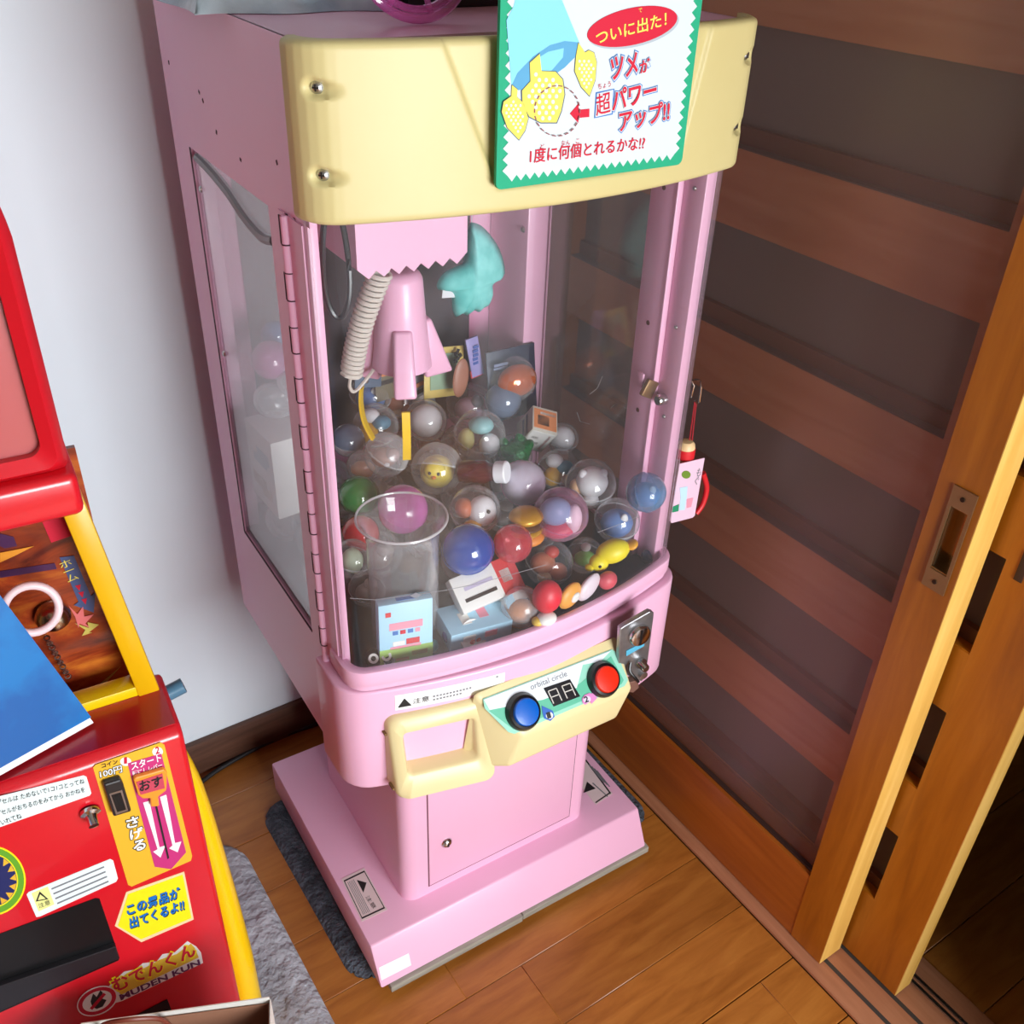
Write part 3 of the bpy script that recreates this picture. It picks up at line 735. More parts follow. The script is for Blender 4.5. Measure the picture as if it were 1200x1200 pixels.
con_patch('warning_triangle', 0.0535, 0.069, lambda x: (0.5765, 0.5775 + 0.013 * (1 - abs(x - 0.0612) / 0.0079)), INK, wl, 0.0010)
xa = 0.071
text3('label_lettering', '注意', Vector((xa, fy(xa) - 0.0011, 0.5785)), Vector((0.022, fy(xa + .022) - fy(xa), 0)).normalized(), Vector((0, 0, 1)), Vector((0, -1, 0)), 0.021, 0.009, INK, wl)
for q, (a, b, z) in enumerate(((0.096, 0.150, 0.583), (0.096, 0.135, 0.5775), (0.178, 0.184, 0.590))):
    for t in range(int((b - a) / 0.0042)):
        x = a + t * 0.0042
        con_patch('label_print', x, x + 0.0026, lambda X: (z, z + 0.0024), GREYINK, wl, 0.0010, 2)

# ---- coin mechanism
CMF = Face(MF, (0, fy(0.44) - 0.001, 0), (-0.10, -1, 0))
DIE = pm('die_cast_metal', (168, 168, 170), 0.34, 0.85, noise=(40, (140, 140, 144), 0.35, 0.7))
cmq = [(727, 737), (733, 733), (762, 716.5), (766.5, 718), (766, 724), (757, 792), (752, 799), (727, 788), (724.5, 782)]
cp_ = CMF.poly('coin_mechanism', cmq, DIE, con, 0.005, 0.008, bevel=0.0012)
cr = CMF.n.to_track_quat('Z', 'Y').to_matrix()
c0 = CMF.at((748, 743), 0.005)
cb = lathe('coin_entry', [(0.0165, 0), (0.0165, 0.004), (0.0145, 0.0075), (0.010, 0.0085), (0, 0.0086)], CHROME, cp_, c0, cr, 30)
obox('coin_slot', c0 + CMF.n * 0.0082 + Vector((-0.001, 0, 0)), (0.0016, 0.0125, 0.0010), BLACK, cb, cr)
CMF.poly('blue_tag', [(734, 763), (755, 752), (755, 757), (734, 769)], pm('tag_blue', (86, 172, 204), 0.4), cp_, 0.0062, 0.001)
c1 = CMF.at((750, 776), 0.005)
rk = lathe('return_knob', [(0.0085, 0), (0.0085, 0.004), (0.006, 0.008), (0.006, 0.014), (0.0045, 0.016), (0, 0.016)], CHROME, cp_, c1, cr, 24)
lathe('lock_cylinder', [(0.006, 0), (0.006, 0.006), (0, 0.0065)], STEEL, cp_, CMF.at((752, 789), 0.005), cr, 18)
tube('return_lever', smooth_path([CMF.at((739, 776), 0.008), CMF.at((738, 786), 0.013), CMF.at((744, 794), 0.018), CMF.at((748, 799), 0.018)], 5), 0.0022, BLACK, cp_, 8)
CMF.poly('coin_cup', [(737, 800), (748, 797), (749, 806), (742, 812), (735, 811)], pm('rusty_cup', (150, 112, 100), 0.4, 0.6), cp_, 0.016, 0.012, bevel=0.001)

# ---- crane unit inside: scalloped housing, conical claw body, arms, coiled cord
cu = empty('crane_unit', (0, 0, 0)); cu.parent = mc
CUY = 0.205
hz = []
hx0, hx1 = 0.088, 0.2215
for k in range(15):
    x = hx0 + 0.004 + (hx1 - hx0 - 0.008) * k / 14
    hz.append((x, 1.073 if k % 2 else 1.081))
pts = [(hx0, CUY - 0.06, 1.199), (hx0, CUY - 0.06, 1.085)] + [(x, CUY - 0.06, z) for x, z in hz] + [(hx1, CUY - 0.06, 1.085), (hx1, CUY - 0.06, 1.199)]
prism('housing', pts, (0, 0.12, 0), PINK, cu)
CCX = 0.166
lathe('claw_body', [(0, 1.052), (0.016, 1.054), (0.024, 1.05), (0.027, 1.044), (0.030, 1.0), (0.034, 0.955), (0.0365, 0.935), (0.034, 0.935), (0.028, 1.0), (0, 1.02)], PINK, cu, (CCX, CUY, 0), None, 36)
lathe('claw_shaft', [(0.004, 1.05), (0.004, 1.12)], STEEL, cu, (CCX, CUY, 0), None, 12)
for k, a in enumerate((-113, -2, 137)):
    d = Vector((math.cos(math.radians(a)), math.sin(math.radians(a)), 0)); t = Vector((-d.y, d.x, 0)); c = Vector((CCX, CUY, 0))
    def q(u, v, z): return c + d * u + t * v + Vector((0, 0, z))
    w = 0.0125
    V = [q(0.024, -w, 0.99), q(0.024, w, 0.99), q(0.036, -w * .8, 0.992), q(0.036, w * .8, 0.992),
         q(0.026, -w, 0.915), q(0.026, w, 0.915), q(0.064, -w * 1.1, 0.918), q(0.064, w * 1.1, 0.918)]
    ca = mk('claw_shoulder', V, [(0, 1, 3, 2), (4, 6, 7, 5), (0, 4, 5, 1), (2, 3, 7, 6), (0, 2, 6, 4), (1, 5, 7, 3)], PINK, cu, bevel=0.004, segs=3)
    P_ = smooth_path([q(0.048, 0, 0.918), q(0.055, 0, 0.885), q(0.053, 0, 0.852), q(0.042, 0, 0.825)], 6)
    if k != 1: tube('claw_pin', [q(0.044, 0, 0.93), q(0.047, 0, 0.905)], 0.0028, STEEL, ca, 8)
    V = []; Fc = []
    for i, p in enumerate(P_[4:]):
        wd_ = 0.0050
        V += [p - t * wd_ - d * 0.0015, p + t * wd_ - d * 0.0015, p + t * wd_ + d * 0.0015, p - t * wd_ + d * 0.0015]
    m = len(P_[4:])
    for i in range(m - 1):
        for k2 in range(4): Fc.append((4 * i + k2, 4 * i + (k2 + 1) % 4, 4 * i + 4 + (k2 + 1) % 4, 4 * i + 4 + k2))
    Fc += [(0, 1, 2, 3), (4 * m - 4, 4 * m - 3, 4 * m - 2, 4 * m - 1)]
    if k < 1 or k == 2: mk('claw_finger', V, Fc, pm('claw_yellow', (238, 198, 40), 0.4), ca)
# coiled cord hanging beside the claw
A0 = Vector((0.127, 0.165, 1.075)); A1 = Vector((0.090, 0.185, 0.945)); ax = (A1 - A0); LN = ax.length; ax.normalize()
u_ = ax.cross(Vector((0, 1, 0))).normalized(); v_ = ax.cross(u_); pts = []
NT = 22
for k in range(NT * 10 + 1):
    t = k / (NT * 10); a = 2 * PI * NT * t; sag = Vector((-0.006, 0, 0)) * math.sin(PI * t)
    pts.append(A0 + ax * (LN * t) + (u_ * math.cos(a) + v_ * math.sin(a)) * (0.0115 if 0.02 < t < 0.98 else 0.006) + sag)
tube('coiled_cord', pts, 0.0027, pm('cord_white', (214, 206, 196), 0.5), cu, 6)
tube('cord_tail', smooth_path([A1, A1 + Vector((0.002, 0.01, -0.02)), A1 + Vector((0.016, 0.02, -0.03)), Vector((CCX - 0.02, CUY + 0.01, 0.945))], 6), 0.0022, pm('cord_white', (214, 206, 196), 0.5), cu, 6)
# black rubber loop beside the crane
LC = MF.y(393, 305, 0.12)
lp = []
for k in range(33):
    a = 2 * PI * k / 32
    lp.append(LC + Vector((0.014 * math.cos(a), 0.004 * math.sin(2 * a), 0.062 * math.sin(a))))
tube('cable_loop', lp[:-1], 0.0032, pm('dark_cable', (46, 46, 50), 0.3), cu, 8, closed=True)
# clear prize chute with a flared rim
chx, chy = 0.112, 0.108
lathe('prize_chute', [(0.0445, FLOORZ), (0.0445, 0.752), (0.047, 0.768), (0.054, 0.782), (0.0565, 0.7835), (0.0555, 0.786), (0.052, 0.7845), (0.0445, 0.770), (0.0425, 0.752), (0.0425, FLOORZ)], clear('chute_plastic', base=0.04, edge=0.5, power=2.5, body=(226, 226, 230)), mc, (chx, chy, 0), None, 44)
tube('chute_rim', [(chx + 0.0555 * math.cos(2 * PI * k / 48), chy + 0.0555 * math.sin(2 * PI * k / 48), 0.785) for k in range(48)], 0.0015, clear('rim_plastic', base=0.45, edge=0.4, power=1.5, body=(236, 236, 240)), bpy.data.objects['prize_chute'], 8, closed=True)

# ================================================================== SIGN ON THE HEADER
SY = -0.0245
sg = empty('sign_board', MF.o, MF.yaw, 'green bordered card with Japanese lettering fixed to the cream header', 'sign')
SGREEN = pm('sign_green', (40, 160, 120), 0.6, spec=0.2); SWHITE = pm('sign_white', (204, 214, 218), 0.6, spec=0.2)
SF = Face(MF, (0, SY, 0), (0, -1, 0))
SX0, SX1, SZ0, SZ1 = 0.1530, 0.3700, 1.2035, 1.390
bd = prism('board', [(x, SY, z) for x, z in rrect(SX0, SX1, SZ0, SZ1, 0.006, 4)], (0, 0.004, 0), SGREEN, sg)
tw = 0.0096; ins = 0.0060; am = 0.0055
zx0, zx1, zz0, zz1 = SX0 + ins + am, SX1 - ins - am, SZ0 + ins + am, SZ1 - ins - am
fld = box('white_field', (zx0, zx1), (SY - 0.0006, SY - 0.0001), (zz0, zz1), SWHITE, bd)
TV = []; TF = []
def teeth(a, b, out):
    a = Vector(a); b = Vector(b); out = Vector(out) * am; n_ = round((b - a).length / tw)
    for k in range(n_):
        p, q = a.lerp(b, k / n_), a.lerp(b, (k + 1) / n_); m = (p + q) / 2 + out; i0 = len(TV)
        for y in (SY - 0.0006, SY - 0.0001): TV.extend([(p.x, y, p.y), (q.x, y, q.y), (m.x, y, m.y)])
        TF.extend([(i0, i0 + 1, i0 + 2), (i0 + 3, i0 + 5, i0 + 4), (i0, i0 + 3, i0 + 4, i0 + 1), (i0 + 1, i0 + 4, i0 + 5, i0 + 2), (i0 + 2, i0 + 5, i0 + 3, i0)])
teeth((zx0, zz0), (zx1, zz0), (0, -1)); teeth((zx0, zz1), (zx1, zz1), (0, 1)); teeth((zx0, zz0), (zx0, zz1), (-1, 0)); teeth((zx1, zz0), (zx1, zz1), (1, 0))
mk('zigzag_border', TV, TF, SWHITE, bd, smooth=False)
def C7(l): return [(560 + x / 4.615, y / 4.615) for x, y in l]
SKY = pm('print_sky_blue', (134, 206, 238), 0.6, spec=0.2); SKYD = pm('print_mid_blue', (92, 158, 196), 0.6, spec=0.2); PYEL = pm('print_yellow', (236, 218, 96), 0.6, spec=0.2)
LINE = pm('print_outline', (66, 86, 110), 0.5); PRED = pm('print_red', (200, 34, 58), 0.6, spec=0.2); PBLU = pm('print_blue', (60, 116, 188), 0.4)
SF.poly('bucket_print', C7([(155, 110), (195, 30), (215, -60), (430, -60), (455, 0), (550, 232), (470, 225), (390, 245), (300, 305), (225, 385), (182, 465)]), SKY, bd, 0.0010)
SF.poly('bucket_rim_print', C7([(182, 465), (215, 395), (300, 305), (390, 245), (470, 222), (550, 230), (545, 290), (470, 365), (400, 415), (300, 470), (220, 488)]), SKYD, bd, 0.0012)
SF.poly('bucket_core_print', C7([(300, 330), (380, 280), (465, 260), (460, 310), (400, 380), (340, 395)]), SKY, bd, 0.0014)
for nm, sh in (('claw_print', [(185, 460), (215, 485), (212, 525), (250, 560), (272, 640), (255, 705), (222, 755), (160, 690), (130, 605), (140, 550), (182, 520)]),
               ('claw_print', [(545, 232), (580, 285), (600, 272), (628, 285), (642, 335), (635, 430), (604, 518), (560, 470), (525, 385), (532, 300)]),
               ('claw_print', [(282, 340), (335, 292), (345, 385), (420, 388), (458, 430), (468, 510), (450, 600), (425, 662), (340, 662), (278, 630), (242, 560), (240, 490), (285, 440)])):
    cx = sum(p[0] for p in sh) / len(sh); cy = sum(p[1] for p in sh) / len(sh)
    o_ = SF.poly('claw_outline', C7([(cx + (x - cx) * 1.045, cy + (y - cy) * 1.035) for x, y in sh]), LINE, bd, 0.0016)
    SF.poly(nm, C7(sh), PYEL, o_, 0.0020)
    k = 0
    xs = [p[0] for p in sh]; ys = [p[1] for p in sh]; st_ = 37 if max(xs) - min(xs) > 200 else 25
    y = cy - 4 * st_
    poly = sh
    def inside(px, py):
        c = False
        for (x1, y1), (x2, y2) in zip(poly, poly[1:] + poly[:1]):
            if (y1 > py) != (y2 > py) and px < (x2 - x1) * (py - y1) / (y2 - y1) + x1: c = not c
        return c
    while y < max(ys):
        x = min(xs) + (st_ / 2 if k % 2 else 0)
        while x < max(xs):
            if all(inside(x + a * st_ * .5, y + b * st_ * .5) for a in (-1, 1) for b in (-1, 1)) and y > min(ys) + 85: 
                SF.ell('dot_print', C7([(x, y)])[0], (st_ * .26 / 4.615, st_ * .32 / 4.615), SWHITE, o_, 0.0024, n=8, th=0.0002)
            x += st_
        y += st_ * .8; k += 1
for k in range(22):
    a = 2 * PI * k / 22; c = (430 + 122 * math.cos(a), 600 + 136 * math.sin(a)); t = a + PI / 2
    SF.poly('dash_print', C7([(c[0] + u * 11 * math.cos(t) - v * 3 * math.sin(t), c[1] + u * 11 * math.sin(t) + v * 3 * math.cos(t)) for u, v in ((-1, -1), (1, -1), (1, 1), (-1, 1))]), pm('print_brown', (140, 76, 80), 0.5), bd, 0.0027)
SF.poly('arrow_print', C7([(498, 615), (545, 560), (545, 594), (604, 588), (603, 633), (547, 638), (543, 665)]), PRED, bd, 0.0012)
SF.ell('ellipse_shadow', (742.5, 33), (54.5, 22), pm('print_grey', (170, 178, 186), 0.5), bd, 0.0010, -13, 40)
SF.ell('red_ellipse', (741, 31), (54, 21.5), PRED, bd, 0.0013, -13, 40)
SF.text('sign_lettering', 'ついに出た！', (699, 53), (781, 30), 17, PYEL, bd, 0.0017, 0.014)
SF.text('ruby_lettering', 'で', (748.5, 15), (752.5, 14), 5, PYEL, bd, 0.0017)
for body, a, b, h in (('ツメ', (716, 94), (747, 87), 26), ('が', (750.5, 86), (761.5, 83), 15), ('超', (699, 136), (715.5, 131.5), 25), ('パワー', (718, 130), (769, 116), 24), ('アップ!!', (726, 155), (784, 141), 24)):
    bo_ = 0.35 if body == '超' else 1.0
    if bo_ < 1:
        for g_, m_, f_ in ((2.6, PBLU, 0.0012), (1.3, SWHITE, 0.0016)):
            SF.poly('sign_outline', [(a[0] - g_, a[1] + g_), (b[0] + g_, b[1] + g_), (b[0] + g_ + 2, b[1] - h - g_), (a[0] - g_ + 2, a[1] - h - g_)], m_, bd, f_)
    else:
        SF.text('sign_outline', body, a, b, h, PBLU, bd, 0.0012, 0.095)
        SF.text('sign_outline', body, a, b, h, SWHITE, bd, 0.0016, 0.058)
    SF.text('sign_lettering', body, a, b, h, PRED, bd, 0.0020, 0.024 * bo_)
SF.text('ruby_lettering', 'ちょう', (701, 105), (716, 101.5), 6.5, PRED, bd, 0.0014)
SF.text('sign_lettering', '1度に何個とれるかな!?', (621, 191.5), (755, 175), 17, PRED, bd, 0.0014, 0.012)
for body, a, b in (('ど', (633.5, 174.5), (638, 174)), ('なん', (658, 170.5), (668, 169.5)), ('こ', (675, 168.5), (679, 168))):
    SF.text('ruby_lettering', body, a, b, 5.5, PRED, bd, 0.0014)

# ================================================================== RED MACHINE
RF = Frame((0.145, 0.80, 0), math.radians(-4.5))
rm = empty('red_capsule_machine', RF.o, RF.yaw, 'red and yellow capsule crane machine with a red hood, standing on a pale grey rug', 'arcade machine')
RZ = 0.665; RL = -0.50
rb = prism('body', [(0, 0, 0.0125), (0, 0, RZ - 0.010), (0, 0.012, RZ), (0, 0.100, RZ), (0, 0.1235, 0.60), (0, 0.1235, 0.42), (0, 0.42, 0.42), (0, 0.42, 0.0125)], (RL, 0, 0), RED, rm, bevel=0.006, segs=3)
box('rear_cabinet', (RL + 0.07, -0.07), (0.132, 0.40), (0.42, 0.946), DRED, rm)
box('ledge', (RL + 0.004, -0.005), (0.010, 0.070), (RZ, RZ + 0.0012), DRED, rb)
# yellow frame of the opening, leaning in a little towards the top
def rod4(name, a, b, hx, hy, mat, par, bev=0.002):
    a = Vector(a); b = Vector(b); V = [p + Vector((sx * hx, sy * hy, 0)) for p in (a, b) for sx, sy in ((-1, -1), (1, -1), (1, 1), (-1, 1))]
    return mk(name, V, [(0, 1, 2, 3), (4, 5, 6, 7), (0, 1, 5, 4), (1, 2, 6, 5), (2, 3, 7, 6), (3, 0, 4, 7)], mat, par, bevel=bev)
YDARK = pm('ochre_enamel', (222, 170, 8), 0.32, coat=0.2)
rod4('frame_post', (-0.019, 0.082, RZ), (-0.050, 0.098, 0.945), 0.0115, 0.014, YDARK, rm)
rod4('frame_post', (RL + 0.019, 0.082, RZ), (RL + 0.050, 0.098, 0.945), 0.0115, 0.014, YDARK, rm)
box('frame_rail', (RL + 0.03, -0.0305), (0.070, 0.094), (RZ + 0.0012, RZ + 0.014), YELLOW, rm, bevel=0.001)
# printed back scene inside the opening
FLAME = wood('flame_print', (70, 20, 20), (150, 58, 26), (206, 120, 40), (1, 1, 3.0), 0.22, 9.0, 0.0, 0.4)
scn_p = box('printed_panel', (RL + 0.03, -0.030), (0.124, 0.130), (0.43, 0.955), FLAME, rm)
PF = Face(RF, (0, 0.124, 0), (0, -1, 0))
DPUR = pm('print_purple', (66, 32, 72), 0.3); ORG = pm('print_orange', (216, 140, 44), 0.3); MAR = pm('print_maroon', (96, 24, 26), 0.3); DBL = pm('print_slate', (66, 84, 128), 0.3)
def C0(l): return [(x / 3.75, 560 + y / 3.75) for x, y in l]
PF.poly('orange_flash', C0([(0, 180), (170, 150), (180, 175), (0, 220)]), ORG, scn_p, 0.0010)
PF.poly('purple_flash', C0([(0, 410), (240, 375), (250, 400), (0, 440)]), DPUR, scn_p, 0.0010)
PF.poly('orange_flash', C0([(0, 330), (150, 300), (60, 345), (0, 372)]), ORG, scn_p, 0.0013)
PF.poly('purple_flash', C0([(0, 245), (60, 260), (75, 300), (20, 310), (0, 300)]), DPUR, scn_p, 0.0016)
PF.poly('arrow_print', C0([(262, 350), (325, 342), (400, 520), (420, 500), (412, 592), (325, 560), (345, 545)]), DBL, scn_p, 0.0012)
PF.text('panel_lettering', 'ホ\nー\nム', (80, 683), (93, 678), 28, PYEL, scn_p, 0.0018)
for a in (475, 505, 535):
    PF.poly('chevron', C0([(330 + (a - 475) * .45, a), (355 + (a - 475) * .45, a - 6), (350 + (a - 475) * .45, a + 22)]), PRED, scn_p, 0.0016)
PF.poly('burst_print', C0([(300, 560), (340, 600), (365, 565), (370, 610), (412, 600), (375, 640), (395, 660), (350, 640), (345, 660), (330, 610)]), pm('print_pink', (214, 110, 110), 0.3), scn_p, 0.0013)
for o_ in ((330, 640, 1.0), (400, 880, 1.5)):
    PF.poly('lightning_print', C0([(o_[0] + x * o_[2], o_[1] + y * o_[2]) for x, y in ((0, 0), (60, 20), (55, -5), (105, 5), (60, 40), (75, 40), (30, 55), (45, 28))][:8]) if o_[2] == 1.0 else C0([(530, 830), (440, 905), (465, 910), (398, 985), (500, 905), (470, 895)]), pm('print_straw', (196, 180, 90), 0.3), scn_p, 0.0012)
PF.poly('red_block', C0([(175, 170), (265, 145), (315, 255), (225, 285)]), PRED, scn_p, 0.0014)
# hood with rounded top corner, glazed front and the deeper bottom rim
def hood_outline(x0, x1, z0, z1, r, r2=0.012, m=7):
    P = []
    for cx, cz, a0, rr in ((x1 - r, z1 - r, 0, r), (x0 + r, z1 - r, PI / 2, r), (x0 + r2, z0 + r2, PI, r2), (x1 - r2, z0 + r2, 1.5 * PI, r2)):
        for k in range(m + 1): P.append((cx + rr * math.cos(a0 + PI / 2 * k / m), cz + rr * math.sin(a0 + PI / 2 * k / m)))
    return P
ho = hood_outline(RL + 0.043, -0.043, 0.985, 1.255, 0.06); hi = hood_outline(RL + 0.062, -0.062, 1.006, 1.235, 0.045)
n = len(ho); V = []; Fc = []
mid_ = [((a[0] * .55 + b[0] * .45), (a[1] * .55 + b[1] * .45)) for a, b in zip(ho, hi)]
for L, y in ((ho, 0.40), (ho, 0.030), (mid_, 0.020), (hi, 0.026), (hi, 0.040)):
    for x, z in L: V.append((x, y, z))
for q in range(4):
    for k in range(n): Fc.append((q * n + k, q * n + (k + 1) % n, (q + 1) * n + (k + 1) % n, (q + 1) * n + k))
Fc.append(tuple(range(n)))
hood = mk('hood', V, Fc, RED, rm, ang=55)
hw_ = prism('hood_window', [(x, 0.034, z) for x, z in hi], (0, 0.004, 0), clear('red_reflection_window', tint=(240, 190, 190), base=0.62, edge=0.2, power=3, rough=0.2, body=(220, 120, 120)), hood)  # pink body colour paints a red-tinted reflection into the window
box('hood_rim', (RL + 0.040, -0.040), (0.012, 0.40), (0.945, 0.988), RED, rm, bevel=0.008, segs=3)
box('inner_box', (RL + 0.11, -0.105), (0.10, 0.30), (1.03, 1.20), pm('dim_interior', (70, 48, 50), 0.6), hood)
# side pipe frame in yellow
pipe = smooth_path([RF.z(206, 880, 0.60) + Vector((-0.006, 0.03, 0)), Vector((0.004, 0.085, 0.48)), Vector((0.012, 0.075, 0.30)), Vector((0.014, 0.062, 0.16)), Vector((0.014, 0.056, 0.06)), Vector((0.014, 0.056, 0.018))], 6)
tube('side_pipe', pipe, [0.012 + 0.009 * min(1, k / (len(pipe) * 0.6)) for k in range(len(pipe))], YELLOW, rm, 16)
tube('side_pipe', [(RL - 0.014, p.y, p.z) for p in pipe], 0.02, YELLOW, rm, 16)
tube('blue_rod', [RF.y(178, 822, 0.095), RF.y(215, 803, 0.095)], 0.0092, pm('steel_blue_rod', (72, 116, 142), 0.35), rm, 16)
# stickers on the red front
RFc = Face(RF, (0, 0, 0), (0, -1, 0))
def C1(l): return [(x / 3.53, 860 + y / 3.53) for x, y in l]
def px1(x, y): return (x / 3.53, 860 + y / 3.53)
GOLD = pm('sticker_gold', (232, 178, 50), 0.4); MAG = pm('sticker_magenta', (196, 52, 120), 0.4); ORS = pm('sticker_orange', (240, 150, 50), 0.4); SYEL = pm('sticker_yellow', (246, 226, 24), 0.4); SBLUE = pm('sticker_blue', (20, 112, 196), 0.4)
cpn = RFc.poly('coin_panel', C1([(385, 140), (395, 128), (665, 36), (680, 45), (795, 505), (790, 525), (545, 632), (530, 625)]), GOLD, rb, 0.0006)
RFc.text('panel_lettering', 'コイン', px1(422, 142), px1(488, 122), 5, INK, cpn, 0.0012, 0.02)
RFc.text('panel_outline', '100円', px1(416, 184), px1(506, 158), 8.5, INK, cpn, 0.0010, 0.08)
RFc.text('panel_lettering', '100円', px1(416, 184), px1(506, 158), 8.5, WHITE, cpn, 0.0014, 0.012)
RFc.ell('number_badge', px1(520, 115), (6.5, 5.0), WHITE, cpn, 0.0010)
RFc.text('badge_lettering', '1', px1(515, 124), px1(524, 122), 7, PRED, cpn, 0.0014, 0.02)
RFc.ell('number_badge', px1(652, 74), (6.2, 5.4), WHITE, cpn, 0.0010)
RFc.text('badge_lettering', '2', px1(645, 84), px1(660, 80), 8, PRED, cpn, 0.0014, 0.02)
mag = RFc.poly('lever_arrow', C1([(528, 122), (668, 82), (770, 490), (708, 560), (640, 550), (545, 190)]), MAG, cpn, 0.0012)
RFc.text('panel_lettering', 'スタート', px1(546, 150), px1(668, 112), 9, WHITE, mag, 0.0018, 0.02)
RFc.text('panel_lettering', '頭にしレバー', px1(550, 176), px1(672, 138), 6, WHITE, mag, 0.0018, 0.02)
for pts in ([(592, 285), (618, 278), (660, 470), (684, 462), (664, 512), (634, 488), (652, 478)], [(662, 262), (688, 252), (724, 452), (750, 446), (735, 490), (700, 474), (714, 462)]):
    RFc.poly('down_arrow', C1(pts), WHITE, mag, 0.0016)
RFc.poly('lever_track', C1([(642, 300), (650, 298), (700, 512), (694, 520)]), INK, mag, 0.0020)
lv = RFc.poly('start_lever', C1([(552, 190), (562, 182), (678, 148), (692, 160), (690, 235), (655, 262), (660, 300), (625, 304), (622, 268), (590, 270), (572, 255)]), ORS, cpn, 0.008, 0.006, bevel=0.0015)
RFc.poly('lever_face', C1([(564, 200), (672, 164), (682, 225), (582, 252)]), pm('lever_rose', (196, 70, 90), 0.4), lv, 0.0086)
RFc.text('lever_lettering', 'おす', px1(580, 240), px1(672, 214), 12, INK, lv, 0.0092, 0.02)
for ch, p0, p1 in (('さ', (526, 393), (572, 380)), ('げ', (540, 440), (590, 426)), ('る', (556, 488), (602, 474))):
    RFc.text('panel_outline', ch, px1(*p0), px1(*p1), 12, INK, cpn, 0.0010, 0.085)
    RFc.text('panel_lettering', ch, px1(*p0), px1(*p1), 12, WHITE, cpn, 0.0014, 0.03)
slot = RFc.poly('coin_slot', C1([(428, 212), (500, 190), (512, 212), (545, 322), (470, 345)]), pm('slot_black', (40, 38, 38), 0.3), cpn, 0.010, 0.009, bevel=0.002)
RFc.poly('slot_bezel', C1([(452, 248), (505, 232), (530, 318), (480, 335)]), STEEL, slot, 0.0106)
RFc.poly('slot_face', C1([(460, 255), (500, 243), (522, 313), (485, 324)]), BLACK, slot, 0.0110)
RFc.poly('slot_opening', C1([(474, 258), (488, 254), (508, 296), (492, 300)]), pm('slit', (8, 8, 8), 0.6), slot, 0.0114)
ks = RFc.at(px1(372, 318), 0)
kn = lathe('key_lock', [(0.0105, 0), (0.0105, 0.004), (0.006, 0.006), (0.0052, 0.010), (0.0052, 0.018), (0, 0.0185)], CHROME, rb, ks, Matrix.Rotation(PI / 2 + 0.35, 3, 'X') @ Matrix.Rotation(0.0, 3, 'Z'), 22)
ins_ = RFc.poly('instruction_label', C1([(-40, 268), (345, 172), (358, 178), (378, 245), (372, 255), (-40, 400)]), pm('label_white', (226, 240, 240), 0.5), rb, 0.0006)
for body, a, b in (('カプセルは ためないで1コ1コとってね', (-36, 302), (350, 205)), ('カプセルがおちるのをみてから おかねを', (-36, 348), (352, 240)), ('いれてね', (8, 378), (92, 348))):
    RFc.text('label_lettering', body, px1(*a), px1(*b), 6.5, INK, ins_, 0.0010, 0.004)
wr = RFc.poly('warning_label', C1([(110, 665), (118, 655), (455, 518), (468, 524), (488, 598), (480, 612), (165, 756), (150, 758)]), pm('label_white', (226, 240, 240), 0.5), rb, 0.0006)
RFc.poly('yellow_square', C1([(130, 660), (198, 632), (225, 705), (160, 735)]), pm('label_straw', (236, 236, 150), 0.5), wr, 0.0010)
RFc.poly('warning_triangle', C1([(164, 652), (200, 684), (148, 694)]), INK, wr, 0.0012)
RFc.poly('triangle_inner', C1([(166, 664), (189, 682), (157, 688)]), pm('label_straw', (236, 236, 150), 0.5), wr, 0.0014)
RFc.text('label_lettering', '注意', px1(162, 722), px1(210, 704), 6, INK, wr, 0.0012)
for k in range(4):
    RFc.poly('print_line', C1([(212 + 8 * k, 640 + 20 * k), (430 + 6 * k, 548 + 20 * k), (432 + 6 * k, 553 + 20 * k), (214 + 8 * k, 645 + 20 * k)]), GREYINK, wr, 0.0010)
dw = RFc.poly('dispenser_opening', C1([(-60, 850), (395, 680), (412, 682), (495, 925), (490, 938), (-60, 1180)]), BLACK, rb, 0.0008)
RFc.poly('dispenser_lip', C1([(-60, 1065), (480, 880), (494, 930), (-60, 1175)]), pm('dark_lip', (34, 32, 36), 0.3), dw, 0.008, 0.007, bevel=0.001)
hx = RFc.poly('prize_label', C1([(475, 795), (522, 655), (762, 570), (802, 768), (585, 862)]), pm('label_cream', (236, 206, 160), 0.5), rb, 0.0006)
RFc.poly('label_face', C1([(488, 795), (530, 664), (756, 583), (792, 762), (584, 850)]), SYEL, hx, 0.0010)
for dx, m_, of in ((0.9, INK, 0.0013), (0, SBLUE, 0.0016)):
    RFc.text('label_lettering', 'この景品が', (px1(528, 752)[0] + dx, px1(528, 752)[1] + dx), (px1(745, 678)[0] + dx, px1(745, 678)[1] + dx), 13, m_, hx, of, 0.03)
    RFc.text('label_lettering', '出てくるよ!!', (px1(540, 806)[0] + dx, px1(540, 806)[1] + dx), (px1(762, 728)[0] + dx, px1(762, 728)[1] + dx), 13, m_, hx, of, 0.03)
lg = RFc.poly('battery_free_label', C1([(450, 1045), (512, 985), (560, 975), (590, 950), (648, 942), (672, 912), (722, 905), (775, 858), (812, 880), (832, 905), (840, 948), (505, 1105), (455, 1120)]), WHITE, rb, 0.0006)
RFc.poly('label_face', C1([(470, 1040), (520, 995), (600, 968), (660, 935), (730, 912), (790, 868), (806, 886), (822, 925), (500, 1080)]), pm('label_gold', (226, 190, 60), 0.5), lg, 0.0009)
RFc.text('label_lettering', 'むでんくん', px1(480, 1070), px1(812, 915), 17, PRED, lg, 0.0015, 0.03)
RFc.text('label_outline', 'むでんくん', px1(476, 1074), px1(816, 918), 19, SYEL, lg, 0.0012, 0.06)
RFc.text('label_lettering', 'MUDEN KUN', px1(502, 1102), px1(828, 955), 7, pm('print_violet', (90, 40, 90), 0.5), lg, 0.0012, 0.03)
